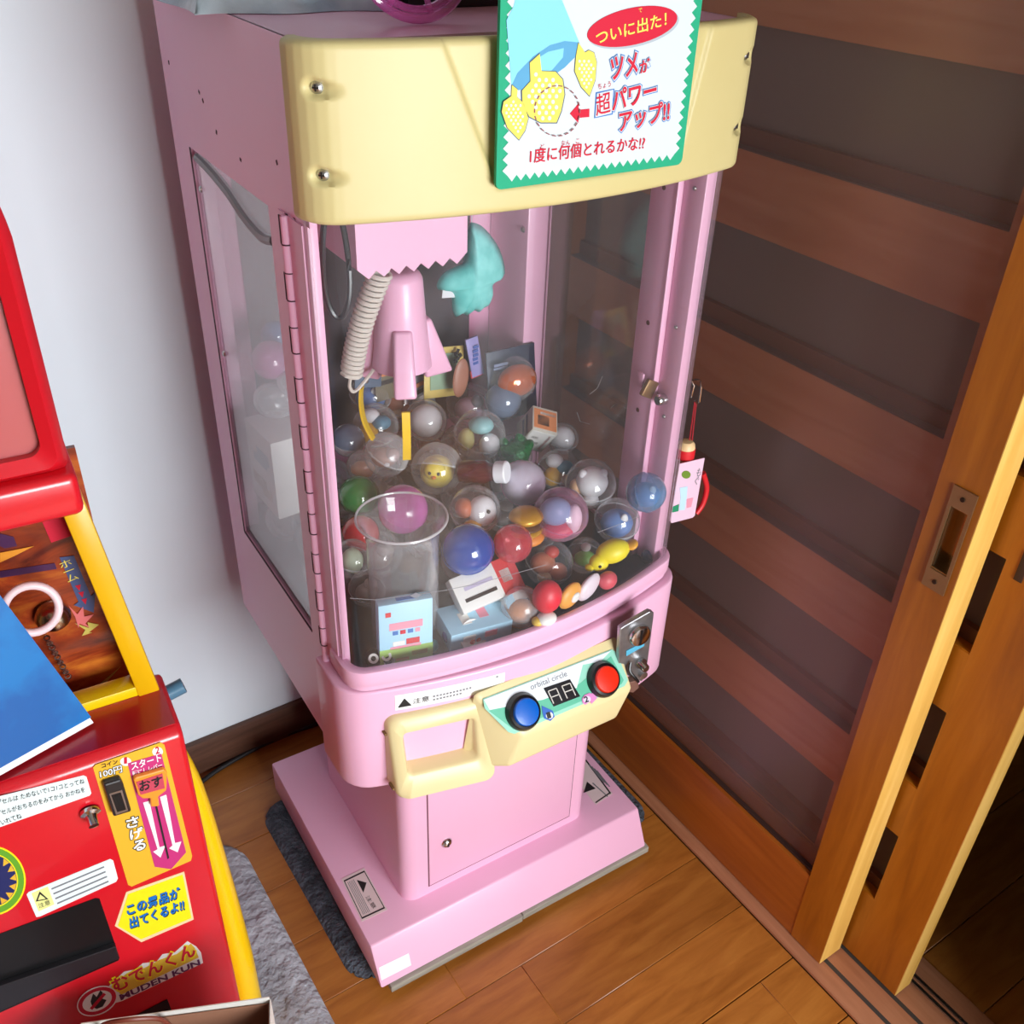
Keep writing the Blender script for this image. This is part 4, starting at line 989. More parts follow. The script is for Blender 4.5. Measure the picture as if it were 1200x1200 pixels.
no = RFc.ell('no_plug_badge', px1(402, 1106), (25, 16), WHITE, rb, 0.0016, -24, 32)
RFc.ell('badge_ring', px1(402, 1106), (23.5, 14.6), PRED, no, 0.0020, -24, 32)
RFc.ell('badge_face', px1(402, 1106), (18.2, 10.8), WHITE, no, 0.0024, -24, 32)
RFc.poly('plug_print', C1([(375, 1108), (385, 1075), (400, 1090), (415, 1062), (425, 1070), (420, 1095), (440, 1102), (425, 1128), (400, 1138), (382, 1130)]), INK, no, 0.0028)
RFc.poly('badge_bar', C1([(372, 1136), (428, 1072), (438, 1078), (382, 1142)]), PRED, no, 0.0031)
RFc.poly('lower_slot', C1([(556, 1168), (692, 1098), (712, 1150), (700, 1200), (570, 1210)]), BLACK, rb, 0.001)
rd = RFc.ell('round_sticker', px1(-38, 608), (41, 41), SYEL, rb, 0.0006, -20, 44)
RFc.ell('round_ring', px1(-38, 608), (39, 39), pm('sticker_green', (96, 160, 40), 0.5), rd, 0.0009, -20, 44)
RFc.ell('round_ring', px1(-38, 608), (32, 32), SYEL, rd, 0.0012, -20, 44)
RFc.ell('round_face', px1(-38, 608), (30.5, 30.5), pm('sticker_navy', (28, 36, 92), 0.5), rd, 0.0015, -20, 44)
for k in range(8):
    a = -60 + 22 * k; ca_, sa_ = math.cos(math.radians(a)), math.sin(math.radians(a)); c = px1(-38, 608)
    RFc.poly('gold_tooth', [(c[0] + ca_ * 30, c[1] + sa_ * 30), (c[0] + ca_ * 22 - sa_ * 4, c[1] + sa_ * 22 + ca_ * 4), (c[0] + ca_ * 29 - sa_ * 8, c[1] + sa_ * 29 + ca_ * 8)], GOLD, rd, 0.0018)
# metal crane bowl and chain behind the window opening
cb_ = RF.y(62, 722, 0.115)
bl = lathe('metal_dome', [(0, 0.016), (0.008, 0.015), (0.015, 0.009), (0.018, 0.0), (0.0165, -0.004), (0, -0.004)], pm('bronze_metal', (176, 156, 132), 0.22, 1.0), rm, cb_, Matrix.Rotation(0.5, 3, 'X'), 28)
for k in range(9):
    p = RF.y(55 + 3.1 * k, 748 + 5.6 * k, 0.112)
    lathe('chain_link', [(0.0022, -0.001), (0.0034, -0.001), (0.0034, 0.001), (0.0022, 0.001)], STEEL, bl, p, Matrix.Rotation(PI / 2 * (k % 2) + 0.4, 3, 'X') @ Matrix.Rotation(0.5 * k, 3, 'Z'), 12, close=True)
# blue folder leaning on the ledge, pale pink ring
B0 = RF.z(110, 846, RZ + 0.004); B1 = RF.z(-30, 925, RZ + 0.004); T0 = RF.y(-5, 692, 0.058)
eu = (B1 - B0); ev = (T0 - B0); nf = ev.cross(eu).normalized()
if nf.y > 0: nf = -nf
fd = empty('blue_folder', RF.o, RF.yaw, 'translucent blue plastic folder with papers leaning on the red ledge', 'folder')
q4 = [B0 + ev * .055, B1 + eu * 0.5 + ev * .055, B1 + eu * 0.5 + ev, T0]
FB = pm('folder_blue', (10, 116, 186), 0.3, noise=(14, (6, 92, 164), 0.42, 0.6), coat=0.2)
prism('cover', [p + nf * 0.0035 for p in q4], nf * 0.0012, FB, fd)
prism('cover', [p - nf * 0.0047 for p in q4], nf * 0.0012, FB, fd)
sh = lambda t: [p.lerp((q4[0] + q4[1] + q4[2] + q4[3]) / 4, t) for p in q4]
prism('paper_stack', [p - nf * 0.0033 - (ev * 0.052 if i < 2 else ev * 0.01) for i, p in enumerate(sh(0.012))], nf * 0.0066, pm('paper_white', (232, 236, 242), 0.7), fd)
SFF = Face(RF, B0 + nf * 0.0047, nf)
rc = RF.y(37, 714, 0.072)
rg_pts = []
for k in range(32):
    a = 2 * PI * k / 32; rg_pts.append(rc + Vector((0.0245 * math.cos(a), 0.006 * math.sin(a), 0.0245 * math.sin(a))))
rg = tag(tube('plastic_ring', [p - rc for p in rg_pts], 0.0042, pm('pale_pink_plastic', (236, 204, 208), 0.35), None, 12, closed=True), 'pale pink plastic ring held behind the blue folder', 'ring')
rg.location = RF.o + RF.ex * rc.x + RF.ey * rc.y + RF.ez * rc.z; rg.rotation_euler = (0, 0, RF.yaw)

# ================================================================== PRIZES IN THE CABINET
def cw(p): return MF.o + MF.ex * p.x + MF.ey * p.y + MF.ez * p.z     # cabinet-local -> world
col_cache = {}
def tint(name, rgb, base=0.6, edge=0.3, body=None, rough=0.08):
    if name not in col_cache: col_cache[name] = clear(name, tuple((v + 255 * 1.5) / 2.5 for v in rgb), base, edge, 2.2, rough, body or rgb)
    return col_cache[name]
def M_(name, rgb, rough=0.45): return pm('toy_' + name, rgb, rough)
def toy_parts(kind, r):
    B = lambda c, s, m, *e: ((c[0] * r, c[1] * r, c[2] * r), (s[0] * r, s[1] * r, s[2] * r), m, *e)
    if kind == 'chick':
        y = M_('yellow', (236, 212, 72)); k = M_('black', (24, 22, 22))
        return [B((0, 0, -.12), (.62, .58, .62), y), B((-.1, -.38, .18), (.40, .36, .38), y), B((-.28, -.68, .22), (.06, .05, .07), k), B((.02, -.72, .20), (.06, .05, .07), k), B((-.14, -.74, .08), (.09, .10, .06), M_('orange', (232, 130, 40)))]
    if kind == 'bear':
        w = M_('white', (236, 236, 240)); 
        return [B((.05, 0, .08), (.60, .56, .60), w), B((-.34, -.1, .50), (.16, .14, .18), w), B((.42, -.1, .50), (.16, .14, .18), w), B((.0, -.30, -.50), (.30, .26, .22), w), B((-.55, .1, -.25), (.22, .3, .4), M_('tan', (206, 160, 120)))]
    if kind == 'eggs':
        return [B((.05, .05, .38), (.46, .42, .30), M_('aqua', (150, 206, 208))), B((.34, -.34, -.22), (.38, .36, .44), M_('white', (236, 236, 240))), B((-.48, -.10, -.10), (.30, .34, .42), M_('straw', (214, 208, 140)))]
    if kind == 'bird':
        w = M_('white', (236, 236, 240))
        return [B((.25, -.05, .0), (.54, .52, .60), w), B((.44, -.52, .26), (.07, .06, .08), M_('black', (24, 22, 22))), B((-.42, .0, .12), (.34, .44, .36), M_('rust', (206, 112, 76))), B((-.12, -.42, -.36), (.34, .24, .18), M_('amber', (226, 168, 40)))]
    if kind == 'lilac': return [B((0, 0, -.1), (.70, .70, .6), M_('pale_lilac', (232, 222, 246))), B((.2, -.3, .3), (.35, .3, .25), M_('pale_lilac2', (242, 236, 250)))]
    if kind == 'ball': return [B((0, 0, 0), (.74, .74, .74), M_('pearl', (230, 228, 232)))]
    if kind == 'brown': return [B((-.1, 0, -.1), (.55, .5, .4), M_('umber', (150, 106, 92))), B((.25, -.2, .1), (.3, .3, .3), M_('mauve', (170, 140, 140))), B((.0, -.45, -.2), (.12, .1, .1), M_('white', (236, 236, 240)))]
    if kind == 'mixed': return [B((-.3, -.2, -.2), (.42, .4, .45), M_('amber', (226, 168, 40))), B((.25, -.1, .2), (.4, .35, .3), M_('teal', (60, 130, 160))), B((-.2, .1, .42), (.4, .36, .3), M_('white', (236, 236, 240)))]
    if kind == 'redblue': return [B((-.2, -.1, .2), (.55, .45, .5), M_('skyblue', (130, 176, 210))), B((-.1, -.15, -.45), (.6, .45, .32), M_('crimson', (206, 50, 84))), B((.42, -.2, -.05), (.28, .3, .55), M_('white', (236, 236, 240)))]
    if kind == 'blue': return [B((0, 0, -.12), (.68, .64, .58), M_('cornflower', (92, 132, 196))), B((.2, -.35, .3), (.16, .1, .24), M_('white', (236, 236, 240)))]
    if kind == 'food': return [B((-.25, -.1, .1), (.5, .42, .42), M_('sienna', (196, 110, 74))), B((.3, -.2, -.25), (.42, .36, .34), M_('rust', (206, 112, 76))), B((-.2, -.4, -.35), (.3, .22, .22), M_('cream', (226, 196, 160))), B((.1, .1, .45), (.3, .3, .24), M_('scarlet', (196, 60, 44)))]
    if kind == 'green': return [B((0, -.1, -.1), (.55, .42, .4), M_('lime', (130, 196, 96))), B((.05, .1, .45), (.26, .24, .24), M_('white', (236, 236, 240)))]
    if kind == 'pinkish': return [B((0, 0, -.1), (.6, .5, .45), M_('rose', (206, 170, 186))), B((.3, -.2, .3), (.25, .25, .25), M_('grey', (150, 150, 156)))]
    if kind == 'orange': return [B((0, 0, -.25), (.72, .66, .5), M_('tangerine', (222, 136, 60)))]
    if kind == 'palegreen': return [B((0, 0, -.1), (.5, .5, .66), M_('mint', (206, 222, 190)))]
    if kind == 'dull': return [B((0, 0, -.2), (.6, .6, .4), M_('taupe', (130, 118, 110))), B((.2, .1, .25), (.35, .3, .3), M_('greige', (168, 160, 156)))]
    return []
def hemi(name, r, sgn, mat, parent, hollow=False, segs=26):
    prof = [(r * math.cos(PI / 2 * k / 8), sgn * r * math.sin(PI / 2 * k / 8)) for k in range(8)] + [(0, sgn * r)]
    return lathe(name, prof, mat, parent, (0, 0, 0), None, segs, ang=80)
CAPS = []
def plan_capsule(px, py, rpx, zoff, kind, label, dome=None, base=None, rot=(0.3, 0.2, 0)):
    CAPS.append(dict(px=px, py=py, rpx=rpx, zoff=zoff, kind=kind, label=label, dome=dome or CLEAR, base=base or CLEAR, rot=rot))
PINKC = tint('pink_pearl_capsule', (226, 120, 200), 0.72, 0.2, (214, 104, 186)); GREENC = tint('green_capsule', (60, 160, 80), 0.75, 0.2, (44, 146, 66)); BLUEC = tint('blue_capsule', (20, 90, 190), 0.78, 0.2, (14, 78, 176)); REDC = tint('red_capsule', (230, 40, 60), 0.7, 0.2, (216, 34, 52)); LILAC = tint('lilac_capsule', (244, 234, 250), 0.62, 0.35, (244, 236, 252)); ROSEC = tint('rose_clear_capsule', (250, 206, 228), 0.14, 0.6, (236, 180, 210)); SKYC = tint('sky_capsule', (150, 190, 226), 0.35, 0.5, (130, 172, 212)); ORGC = tint('amber_capsule', (240, 160, 70), 0.6, 0.3, (224, 140, 60)); GREYC = tint('grey_blue_capsule', (150, 164, 186), 0.7, 0.3, (120, 134, 160))
plan_capsule(440, 499, 27, .01, 'mixed', 'clear capsule with white, amber and teal bits under the coiled cord', rot=(.5, -.3, 0))
plan_capsule(453, 533, 27, .012, 'brown', 'cloudy clear capsule holding a brown toy, left of the yellow chick capsule', FROST, CLEAR, (.2, .5, 0))
plan_capsule(499, 493, 25, .0, 'ball', 'clear capsule holding a plain pearl white ball', rot=(.8, 0, 0))
plan_capsule(512, 549, 31, .018, 'chick', 'clear capsule holding a round yellow chick toy', FROST, CLEAR, (-.7, .15, -.5))
plan_capsule(562, 510, 31, .006, 'eggs', 'clear capsule holding blue, white and yellow eggs', rot=(.2, .2, -.5))
plan_capsule(550, 476, 28, -.01, 'pinkish', 'clear capsule with a rosy grey toy below the blue backing card', rot=(.4, .1, 0))
plan_capsule(472, 597, 30, .02, None, 'glossy pink pearl capsule behind the rim of the clear chute', PINKC, PINKC, (.3, .2, 0))
plan_capsule(421, 581, 24, .0, None, 'green capsule against the left window', GREENC, GREENC, (.2, .4, 0))
plan_capsule(548, 644, 31, .004, None, 'deep blue capsule right of the clear chute', BLUEC, BLUEC, (.5, -.4, 0))
plan_capsule(557, 598, 30, .010, 'bird', 'clear capsule holding a white bird toy with rust wing', rot=(.3, .1, -.5))
plan_capsule(601, 637, 23, .012, None, 'small red capsule with a paler clear half', tint('pale_red_capsule', (244, 120, 130), .4, .4, (232, 90, 104)), REDC, (1.1, .2, -.5))
plan_capsule(613, 566, 27, .010, 'lilac', 'lilac capsule half with a rosy rim', LILAC, LILAC, (.9, .1, -.3))
plan_capsule(657, 603, 33, .014, 'redblue', 'large rosy clear capsule holding a red and blue toy', ROSEC, ROSEC, (.2, .1, -.5))
plan_capsule(692, 567, 30, .004, 'bear', 'clear capsule holding a plain white bear shape', rot=(.2, .0, -.5))
plan_capsule(723, 610, 27, .006, 'blue', 'clear capsule holding a cornflower blue toy above the yellow duck', rot=(.3, .1, -.5))
plan_capsule(757, 577, 24, .002, 'blue', 'sky blue capsule against the right door post', SKYC, SKYC, (.9, .7, 0))
plan_capsule(643, 660, 29, .008, 'food', 'clear capsule holding rust and cream food shapes', rot=(.1, .3, -.5))
plan_capsule(685, 651, 22, -.014, 'green', 'clear capsule holding a lime green toy', rot=(.1, .1, -.5))
plan_capsule(611, 711, 25, -.006, 'orange', 'amber based capsule low behind the front lip', FROST, ORGC, (.7, -.5, -.5))
plan_capsule(655, 551, 25, -.014, 'mixed', 'dim clear capsule between the lilac one and the white bear one', rot=(.2, .1, 0))
plan_capsule(590, 469, 22, .03, None, 'plain grey blue ball capsule under the dark blue card', GREYC, GREYC, (.2, .1, 0))
plan_capsule(659, 514, 19, .0, 'ball', 'small white egg capsule beside the printed cream box', rot=(.2, .1, 0))
plan_capsule(408, 516, 20, -.004, 'dull', 'grey foil coloured capsule pressed to the left window', GREYC, FROST, (.2, .1, 0))
plan_capsule(413, 655, 24, .0, 'palegreen', 'clear capsule holding a pale mint egg against the left window', rot=(.1, .2, 0))
plan_capsule(423, 625, 22, -.020, None, 'dark red capsule behind the left edge of the chute', REDC, REDC, (.2, .2, 0))
plan_capsule(434, 463, 25, .004, 'blue', 'clear capsule with a blue toy at the far left of the heap', rot=(.3, .1, 0))
plan_capsule(470, 472, 24, -.016, 'food', 'dim clear capsule behind the claw with a rust toy', rot=(.3, .1, 0))
plan_capsule(535, 528, 22, -.03, 'dull', 'dull clear capsule sunk between the chick capsule and the eggs capsule', rot=(.3, .1, 0))
plan_capsule(588, 600, 24, -.035, 'dull', 'dull clear capsule sunk behind the deep blue one', rot=(.3, .1, 0))
plan_capsule(505, 520, 20, -.03, 'brown', 'dim brown capsule sunk below the pearl white one', rot=(.3, .1, 0))
plan_capsule(425, 546, 19, -.012, 'orange', 'olive and amber capsule above the green one', FROST, FROST, (.3, .1, 0))
plan_capsule(430, 690, 22, -.010, 'dull', 'dull clear capsule beside the foot of the chute', rot=(.3, .1, 0))
plan_capsule(632, 625, 20, -.04, 'brown', 'dim brown capsule sunk under the large rosy one', rot=(.3, .1, 0))
PLN0 = Vector((0, 0.10, 0.705)); PLN = Vector((0, -0.14, 1.0))
for c in CAPS:
    c['d'] = MF.ray(c['px'], c['py'])
    p = MF.on(c['px'], c['py'], PLN0 + Vector((0, 0, c['zoff'])), PLN)
    c['t'] = (p - MF.c).length
    c['k'] = c['rpx'] / F_PX * (CX * 0 + CZ).dot(Vector((0, 0, 0)) + (MF.ex * c['d'].x + MF.ey * c['d'].y + MF.ez * c['d'].z))
def pos(c): return MF.c + c['d'] * c['t']
def rad(c): return c['k'] * c['t']
def limit(c):
    for _ in range(30):
        p = pos(c); r = rad(c)
        if p.y > 0.468 - r or p.z < FLOORZ + r + 0.001 or p.x > (0.467 if p.y < 0.137 + r else (0.450 if p.y > 0.37 - r else 0.484)) - r: c['t'] -= 0.004
        elif p.x < 0.013 + r or p.y < 0.055 + r * 0.9: c['t'] += 0.004
        else: break
for it in range(160):
    for i in range(len(CAPS)):
        for j in range(i):
            a, b = CAPS[i], CAPS[j]; dp = pos(a) - pos(b); ov = (rad(a) + rad(b)) * 1.01 - dp.length
            if ov > 0:
                s_ = 0.22 * ov * (1 if a['t'] > b['t'] else -1); a['t'] += s_; b['t'] -= s_
        if it > 20:
            a = CAPS[i]; dx = Vector((pos(a).x - chx, pos(a).y - chy, 0)); ov = rad(a) + 0.046 - dx.length
            if ov > 0 and pos(a).z - rad(a) < 0.78: a['t'] += 0.2 * ov
    for c in CAPS: limit(c)
RIM = pm('rosy_rim', (222, 160, 196), 0.3)
def make_capsule(c, p, r):
    from mathutils import Euler
    root = empty('toy_capsule', cw(p), 0, c['label'], 'capsule', 'toy capsules heaped in the crane game', rot=(c['rot'][0], c['rot'][1], c['rot'][2] + MF.yaw))
    hemi('capsule_lid', r, 1, c['dome'], root); hemi('capsule_cup', r * 0.985, -1, c['base'], root)
    lathe('seam_rim', [(r * 0.99, -r * .03), (r * 1.012, -r * .03), (r * 1.012, r * .03), (r * 0.99, r * .03)], RIM if c['kind'] == 'lilac' else (c['base'] if c['base'] not in (CLEAR, FROST) else FROST), root, (0, 0, 0), None, 28, close=True)
    if c['kind']:
        ty = blobs('toy', toy_parts(c['kind'], r * 1.06), root, 14)
        inv = Euler(root.rotation_euler).to_matrix().inverted() @ Matrix.Rotation(MF.yaw - 0.45, 3, 'Z')
        ty.rotation_euler = inv.to_euler()
    return root
for c in CAPS: make_capsule(c, pos(c), rad(c))
# capsules of the lower layer, mostly hidden under the heap
proto = None
lowpts = []
for iy in range(6):
    for ix in range(6):
        p = Vector((0.055 + ix * 0.076 + (0.02 if iy % 2 else 0), 0.085 + iy * 0.070, FLOORZ + 0.0345))
        if p.x > 0.45 or (Vector((p.x - chx, p.y - chy)).length < 0.085) or (p.x < 0.25 and p.y < 0.1): continue
        if any((pos(c) - p).length < rad(c) + 0.0335 for c in CAPS): continue
        lowpts.append(p)
for p in lowpts:
    if proto is None:
        proto = make_capsule(dict(kind='dull', label='plain clear capsule with a taupe toy buried low in the heap', dome=CLEAR, base=FROST, rot=(0.5, 0.4, 0)), p, 0.0335)
        proto['group'] = 'buried capsules of the lower layer'
    else:
        o = dup(proto); o.location = cw(p); o.rotation_euler = (random.random() * 3, random.random() * 3, random.random() * 3)

def thing_at(name, p, label, cat, R=None, group=None):
    o = empty(name, cw(p), MF.yaw, label, cat, group); return o
from mathutils import Euler
def carton(name, p, half, eul, mats, label, cat='box', prints=()):
    """small printed carton; prints: (face axis sign, [(u0,u1,v0,v1,material)])"""
    o = empty(name, cw(p), 0, label, cat); o.rotation_euler = (Euler((0, 0, MF.yaw)).to_matrix() @ Euler(eul).to_matrix()).to_euler()
    b = obox('carton', (0, 0, 0), half, mats, o, None, 0.0012, 2)
    for face, shapes in prints:
        for (u0, u1, v0, v1, m) in shapes:
            a, bb, cc = half; e = 0.0005
            if face == 'front': box('print', (u0 * a, u1 * a), (-bb - e, -bb + 0.0002), (v0 * cc, v1 * cc), m, b)
            if face == 'top': box('print', (u0 * a, u1 * a), (v0 * bb, v1 * bb), (cc - 0.0002, cc + e), m, b)
            if face == 'left': box('print', (-a - e, -a + 0.0002), (u0 * bb, u1 * bb), (v0 * cc, v1 * cc), m, b)
    return o
WB = M_('box_white', (232, 230, 226)); LB = M_('box_sky', (172, 216, 238)); LG = M_('box_green', (164, 202, 110)); RD = M_('box_red', (206, 60, 66)); PK = M_('box_pink', (232, 150, 170)); DK = M_('box_ink', (50, 44, 44)); OG = M_('box_orange', (222, 140, 90)); NAVY = M_('card_navy', (20, 26, 58))
bx = carton('snack_carton', Vector((0.083, 0.050, FLOORZ + 0.0475)), (0.0335, 0.0085, 0.0465), (-0.06, 0.03, -0.22), LB, 'pale blue and green candy carton standing before the clear chute', 'box',
    [('front', [(-1, 1, -1, -.42, LG), (-.62, .62, .18, .40, PK), (-.5, -.3, .02, .14, PBLU), (-.22, -.02, .02, .14, PRED), (.06, .26, .02, .14, PBLU), (.34, .52, .02, .14, PK), (-.6, .55, -.45, -.36, PK), (-.5, -.05, -.34, -.2, WB), (.0, .5, -.34, -.16, RD), (-.85, -.45, -.88, -.72, WB), (.2, .8, -.72, -.58, OG), (-.4, .1, -.85, -.75, OG), (-.75, -.55, .62, .76, RD)]), ('top', [(-.3, .4, -.4, .4, PBLU)])])
for u_, m_ in ((-0.4, PBLU), (0, PRED), (0.4, PBLU)): pass
carton('blue_carton', Vector((0.182, 0.052, FLOORZ + 0.016)), (0.043, 0.026, 0.0145), (0.10, 0.04, -0.10), LB, 'flat pale blue carton lying behind the front lip', 'box', [('front', [(-.6, -.2, -.4, .5, WB), (.1, .5, -.2, .5, PK)]), ('top', [(-.5, -.2, -.5, .3, WB), (.1, .4, -.3, .6, PK)])])
carton('white_red_carton', MF.on(569, 686, PLN0 + Vector((0, 0, -.034)), PLN), (0.046, 0.010, 0.024), (-0.85, -0.10, -0.02), WB, 'white and red printed carton leaning under the deep blue capsule', 'box', [('front', [(.35, 1, -1, 1, RD), (.45, .75, -.3, .4, WB), (-.8, .2, -.5, -.3, DK), (-.7, .2, .1, .3, M_('box_lilac', (190, 180, 206)))]), ('top', [(.35, 1, -1, 1, RD), (-.8, .2, -.2, .2, DK)])])
carton('barcode_carton', Vector((0.247, 0.046, FLOORZ + 0.024)), (0.020, 0.008, 0.018), (-0.7, -0.1, 0.1), WB, 'small white carton with a barcode patch beside the amber capsule', 'box', [('front', [(-1, -.3, -1, 1, LB)] + [(.1 + .12 * k, .16 + .12 * k, -.6, .2, DK) for k in range(5)])])
carton('figure_carton', MF.on(629, 503, PLN0 + Vector((0, 0, .012)), PLN), (0.0205, 0.0205, 0.0285), (0.55, 0.35, -0.35), M_('box_cream', (206, 200, 188)), 'cream and orange printed carton tilted beside the green foil ball', 'box', [('front', [(-.9, .9, -.9, .9, WB), (-.6, -.1, .2, .4, DK), (-.6, .2, -.3, -.1, GREYINK), (.5, .7, -.7, .7, RD)]), ('top', [(-.9, .9, -.8, .8, OG), (-.6, .3, -.5, .3, DK), (-.4, .8, .4, .6, WB)]), ('left', [(-.8, .8, .2, .4, GREYINK), (-.8, .6, -.2, 0, GREYINK)])])
wb_ = carton('white_display_box', Vector((0.050, 0.330, 0.765)), (0.036, 0.042, 0.058), (0.0, 0.0, 0.06), WB, 'white box with grey blue and tan blots seen through the left window', 'box', [('left', [(-.7, .2, .25, .55, M_('blot_blue', (140, 168, 196))), (-.5, .5, .12, .34, M_('blot_blue', (140, 168, 196))), (-.3, .7, -.55, -.25, M_('blot_tan', (190, 160, 120))), (-.6, .1, -.7, -.45, M_('blot_tan', (190, 160, 120)))])])

# backing card with an orange bauble in a blister
cardR = Matrix.Rotation(-0.10, 3, 'X')
cpos = MF.y(600, 449, 0.358)
cd = thing_at('blister_card', cpos, 'dark blue backing card with a glossy orange bauble against the back wall', 'toy package')
obox('backing_card', (0, 0, 0), (0.043, 0.0012, 0.056), NAVY, cd, Matrix.Rotation(-0.16, 3, 'X'), 0.0008)
for (u, v, w, h) in ((-.026, .040, .012, .002), (-.026, .034, .012, .0016), (0.02, -.045, .016, .01)):
    obox('card_print', (u, -0.0016 - 0.16 * v, v), (w, 0.0004, h), M_('card_grey', (120, 130, 160)), cd, Matrix.Rotation(-0.16, 3, 'X'))
bb = blobs('bauble', [((-.004, -.020, .014), (.033, .022, .026), pm('amber_bauble', (206, 92, 14), 0.12, 0.35, coat=0.6))], cd, 24)
lathe('bauble_cap', [(0.0, 0.006), (0.004, 0.005), (0.005, 0)], pm('gold_cap', (206, 150, 60), .25, .9), bb, (-.004, -.020, .034), None, 14)
lathe('blister_dome', [(0.036, 0), (0.035, 0.012), (0.028, 0.030), (0.012, 0.040), (0, 0.041)], CLEAR, cd, (-.004, -0.002, .012), Matrix.Rotation(PI / 2 + .1, 3, 'X'), 28)
pk = MF.y(556, 418, 0.385)
lp_ = thing_at('slim_package', pk, 'slim lilac and red printed packet left of the dark blue card', 'toy package')
obox('packet', (0, 0, 0), (0.0105, 0.002, 0.031), M_('packet_lilac', (150, 140, 196)), lp_, Euler((-.1, -.15, 0)).to_matrix(), 0.0008)
obox('packet_band', (0.002, -0.0022, -0.026), (0.010, 0.0018, 0.006), RD, lp_, Euler((-.1, -.15, 0)).to_matrix())
for k in range(6): obox('packet_print', (0.000 + 0.0006 * (k % 2), -0.0026, -0.016 + k * 0.0066), (0.0045, 0.0006, 0.0022), M_('packet_blue', (50, 80, 160)), lp_, Euler((-.1, -.15, 0)).to_matrix())
yc_ = MF.y(520, 436, 0.40)
yc = thing_at('framed_card', yc_, 'card with a yellow frame and sage middle behind the claw', 'card')
obox('card_frame', (0, 0, 0), (0.034, 0.0012, 0.038), M_('frame_yellow', (222, 196, 110)), yc, Euler((-.2, .12, 0)).to_matrix(), 0.0006)
obox('card_middle', (0, -0.0014, 0.002), (0.024, 0.001, 0.027), M_('sage', (150, 178, 150)), yc, Euler((-.2, .12, 0)).to_matrix())
for k in range(5): obox('card_print', (0.018 + 0.004 * (k % 3), -0.0024 - .002, 0.020 + 0.004 * k - 0.004), (0.003, 0.0008, 0.0026), DK, yc, Euler((-.2, .5 * k, 0)).to_matrix())
tg_ = MF.y(540, 443, 0.365)
tg = tag(blobs('brown_tag', [((0, 0, 0), (0.0135, 0.0035, 0.030), M_('clay', (166, 112, 92)), (-.1, .18, 0))]), 'rounded clay brown tag leaning on the framed card', 'tag'); tg.location = cw(tg_); tg.rotation_euler = (0, 0, MF.yaw)
# stacked printed leaflets behind the claw
for k, (px, py, m, lab, w, h) in enumerate(((492, 462, M_('leaf_grey', (150, 152, 160)), 'grey printed leaflet behind the claw finger', .022, .03), (459, 440, M_('leaf_olive', (110, 100, 80)), 'olive printed leaflet behind the pink claw', .03, .034), (432, 430, M_('leaf_slate', (96, 110, 130)), 'slate printed leaflet behind the coiled cord', .022, .03))):
    p = MF.y(px, py, 0.42 - 0.012 * k); o = thing_at('leaflet', p, lab, 'leaflet')
    obox('sheet', (0, 0, 0), (w, 0.0012, h), m, o, Euler((-.15, .2 * (k - 1), .1)).to_matrix(), 0.0005)
    for j in range(4): obox('sheet_print', (0, -0.002, h * (-.6 + .4 * j)), (w * .7, 0.0006, h * .1), (RD, WB, DK, OG)[(j + k) % 4], o, Euler((-.15, .2 * (k - 1), .1)).to_matrix())

# teal plush hanging at the back: plain drop-shaped cushion with fins and scalloped hem
TEAL = pm('teal_plush', (92, 196, 190), 0.6, noise=(60, (120, 214, 208), 0.4, 0.65), bump=(90, 0.25, 0.002))
TEALD = pm('teal_seam', (54, 150, 150), 0.6)
pc = MF.y(552, 316, 0.330)
pl = thing_at('teal_plush', pc, 'teal satin plush cushion with pointed top and scalloped hem hanging beside the crane', 'plush toy')
def puff(name, outline, depth, mat, par, seg=5):
    """inflated cushion from a flat outline in x,z"""
    cx = sum(p[0] for p in outline) / len(outline); cz = sum(p[1] for p in outline) / len(outline); n_ = len(outline); V = []; Fc = []
    for sgn in (-1, 1):
        for k in range(seg + 1):
            t = k / seg; f = 1 - t * 0.999 if k < seg else 0.001
            for x, z in outline: V.append((cx + (x - cx) * f, sgn * depth * math.sqrt(max(0, 1 - f * f)), cz + (z - cz) * f))
    off = (seg + 1) * n_
    for s_ in (0, off):
        for k in range(seg):
            for i in range(n_): Fc.append((s_ + k * n_ + i, s_ + k * n_ + (i + 1) % n_, s_ + (k + 1) * n_ + (i + 1) % n_, s_ + (k + 1) * n_ + i))
    me = mk(name, V, Fc, mat, par, ang=180)
    bm = bmesh.new(); bm.from_mesh(me.data); bmesh.ops.remove_doubles(bm, verts=bm.verts, dist=0.00002); bmesh.ops.recalc_face_normals(bm, faces=bm.faces); bm.to_mesh(me.data); bm.free()
    return me
sx = 0.00116
def pp(l): return [((x - 550) * sx, -(y - 316) * sx) for x, y in l]
puff('cushion_body', pp([(p.x, p.y) for p in smooth_path([(549, 260, 0), (563, 266, 0), (580, 284, 0), (592, 305, 0), (597, 328, 0), (586, 333, 0), (580, 338, 0), (581, 352, 0), (576, 364, 0), (568, 367, 0), (562, 371, 0), (554, 367, 0), (546, 372, 0), (538, 368, 0), (530, 371, 0), (525, 360, 0), (524, 345, 0), (519, 337, 0), (507, 333, 0), (505, 325, 0), (514, 314, 0), (530, 309, 0), (543, 305, 0), (546, 285, 0), (549, 260, 0)], 3)[:-1]]), 0.019, TEAL, pl)
obox('care_label', (-0.035, -0.004, -0.026), (0.012, 0.0008, 0.006), M_('satin_white', (226, 228, 232)), pl, Euler((0, .12, 0)).to_matrix())
tube('hanging_thread', [(0, 0.0, 0.058), (0.001, 0.0, 0.1)], 0.0006, M_('thread', (200, 220, 220)), pl, 6)
tube('hanging_thread', [(0.001, 0.0, 0.1), (0.001, 0.0, 1.199 - pc.z)], 0.0006, M_('thread', (200, 220, 220)), pl, 6)

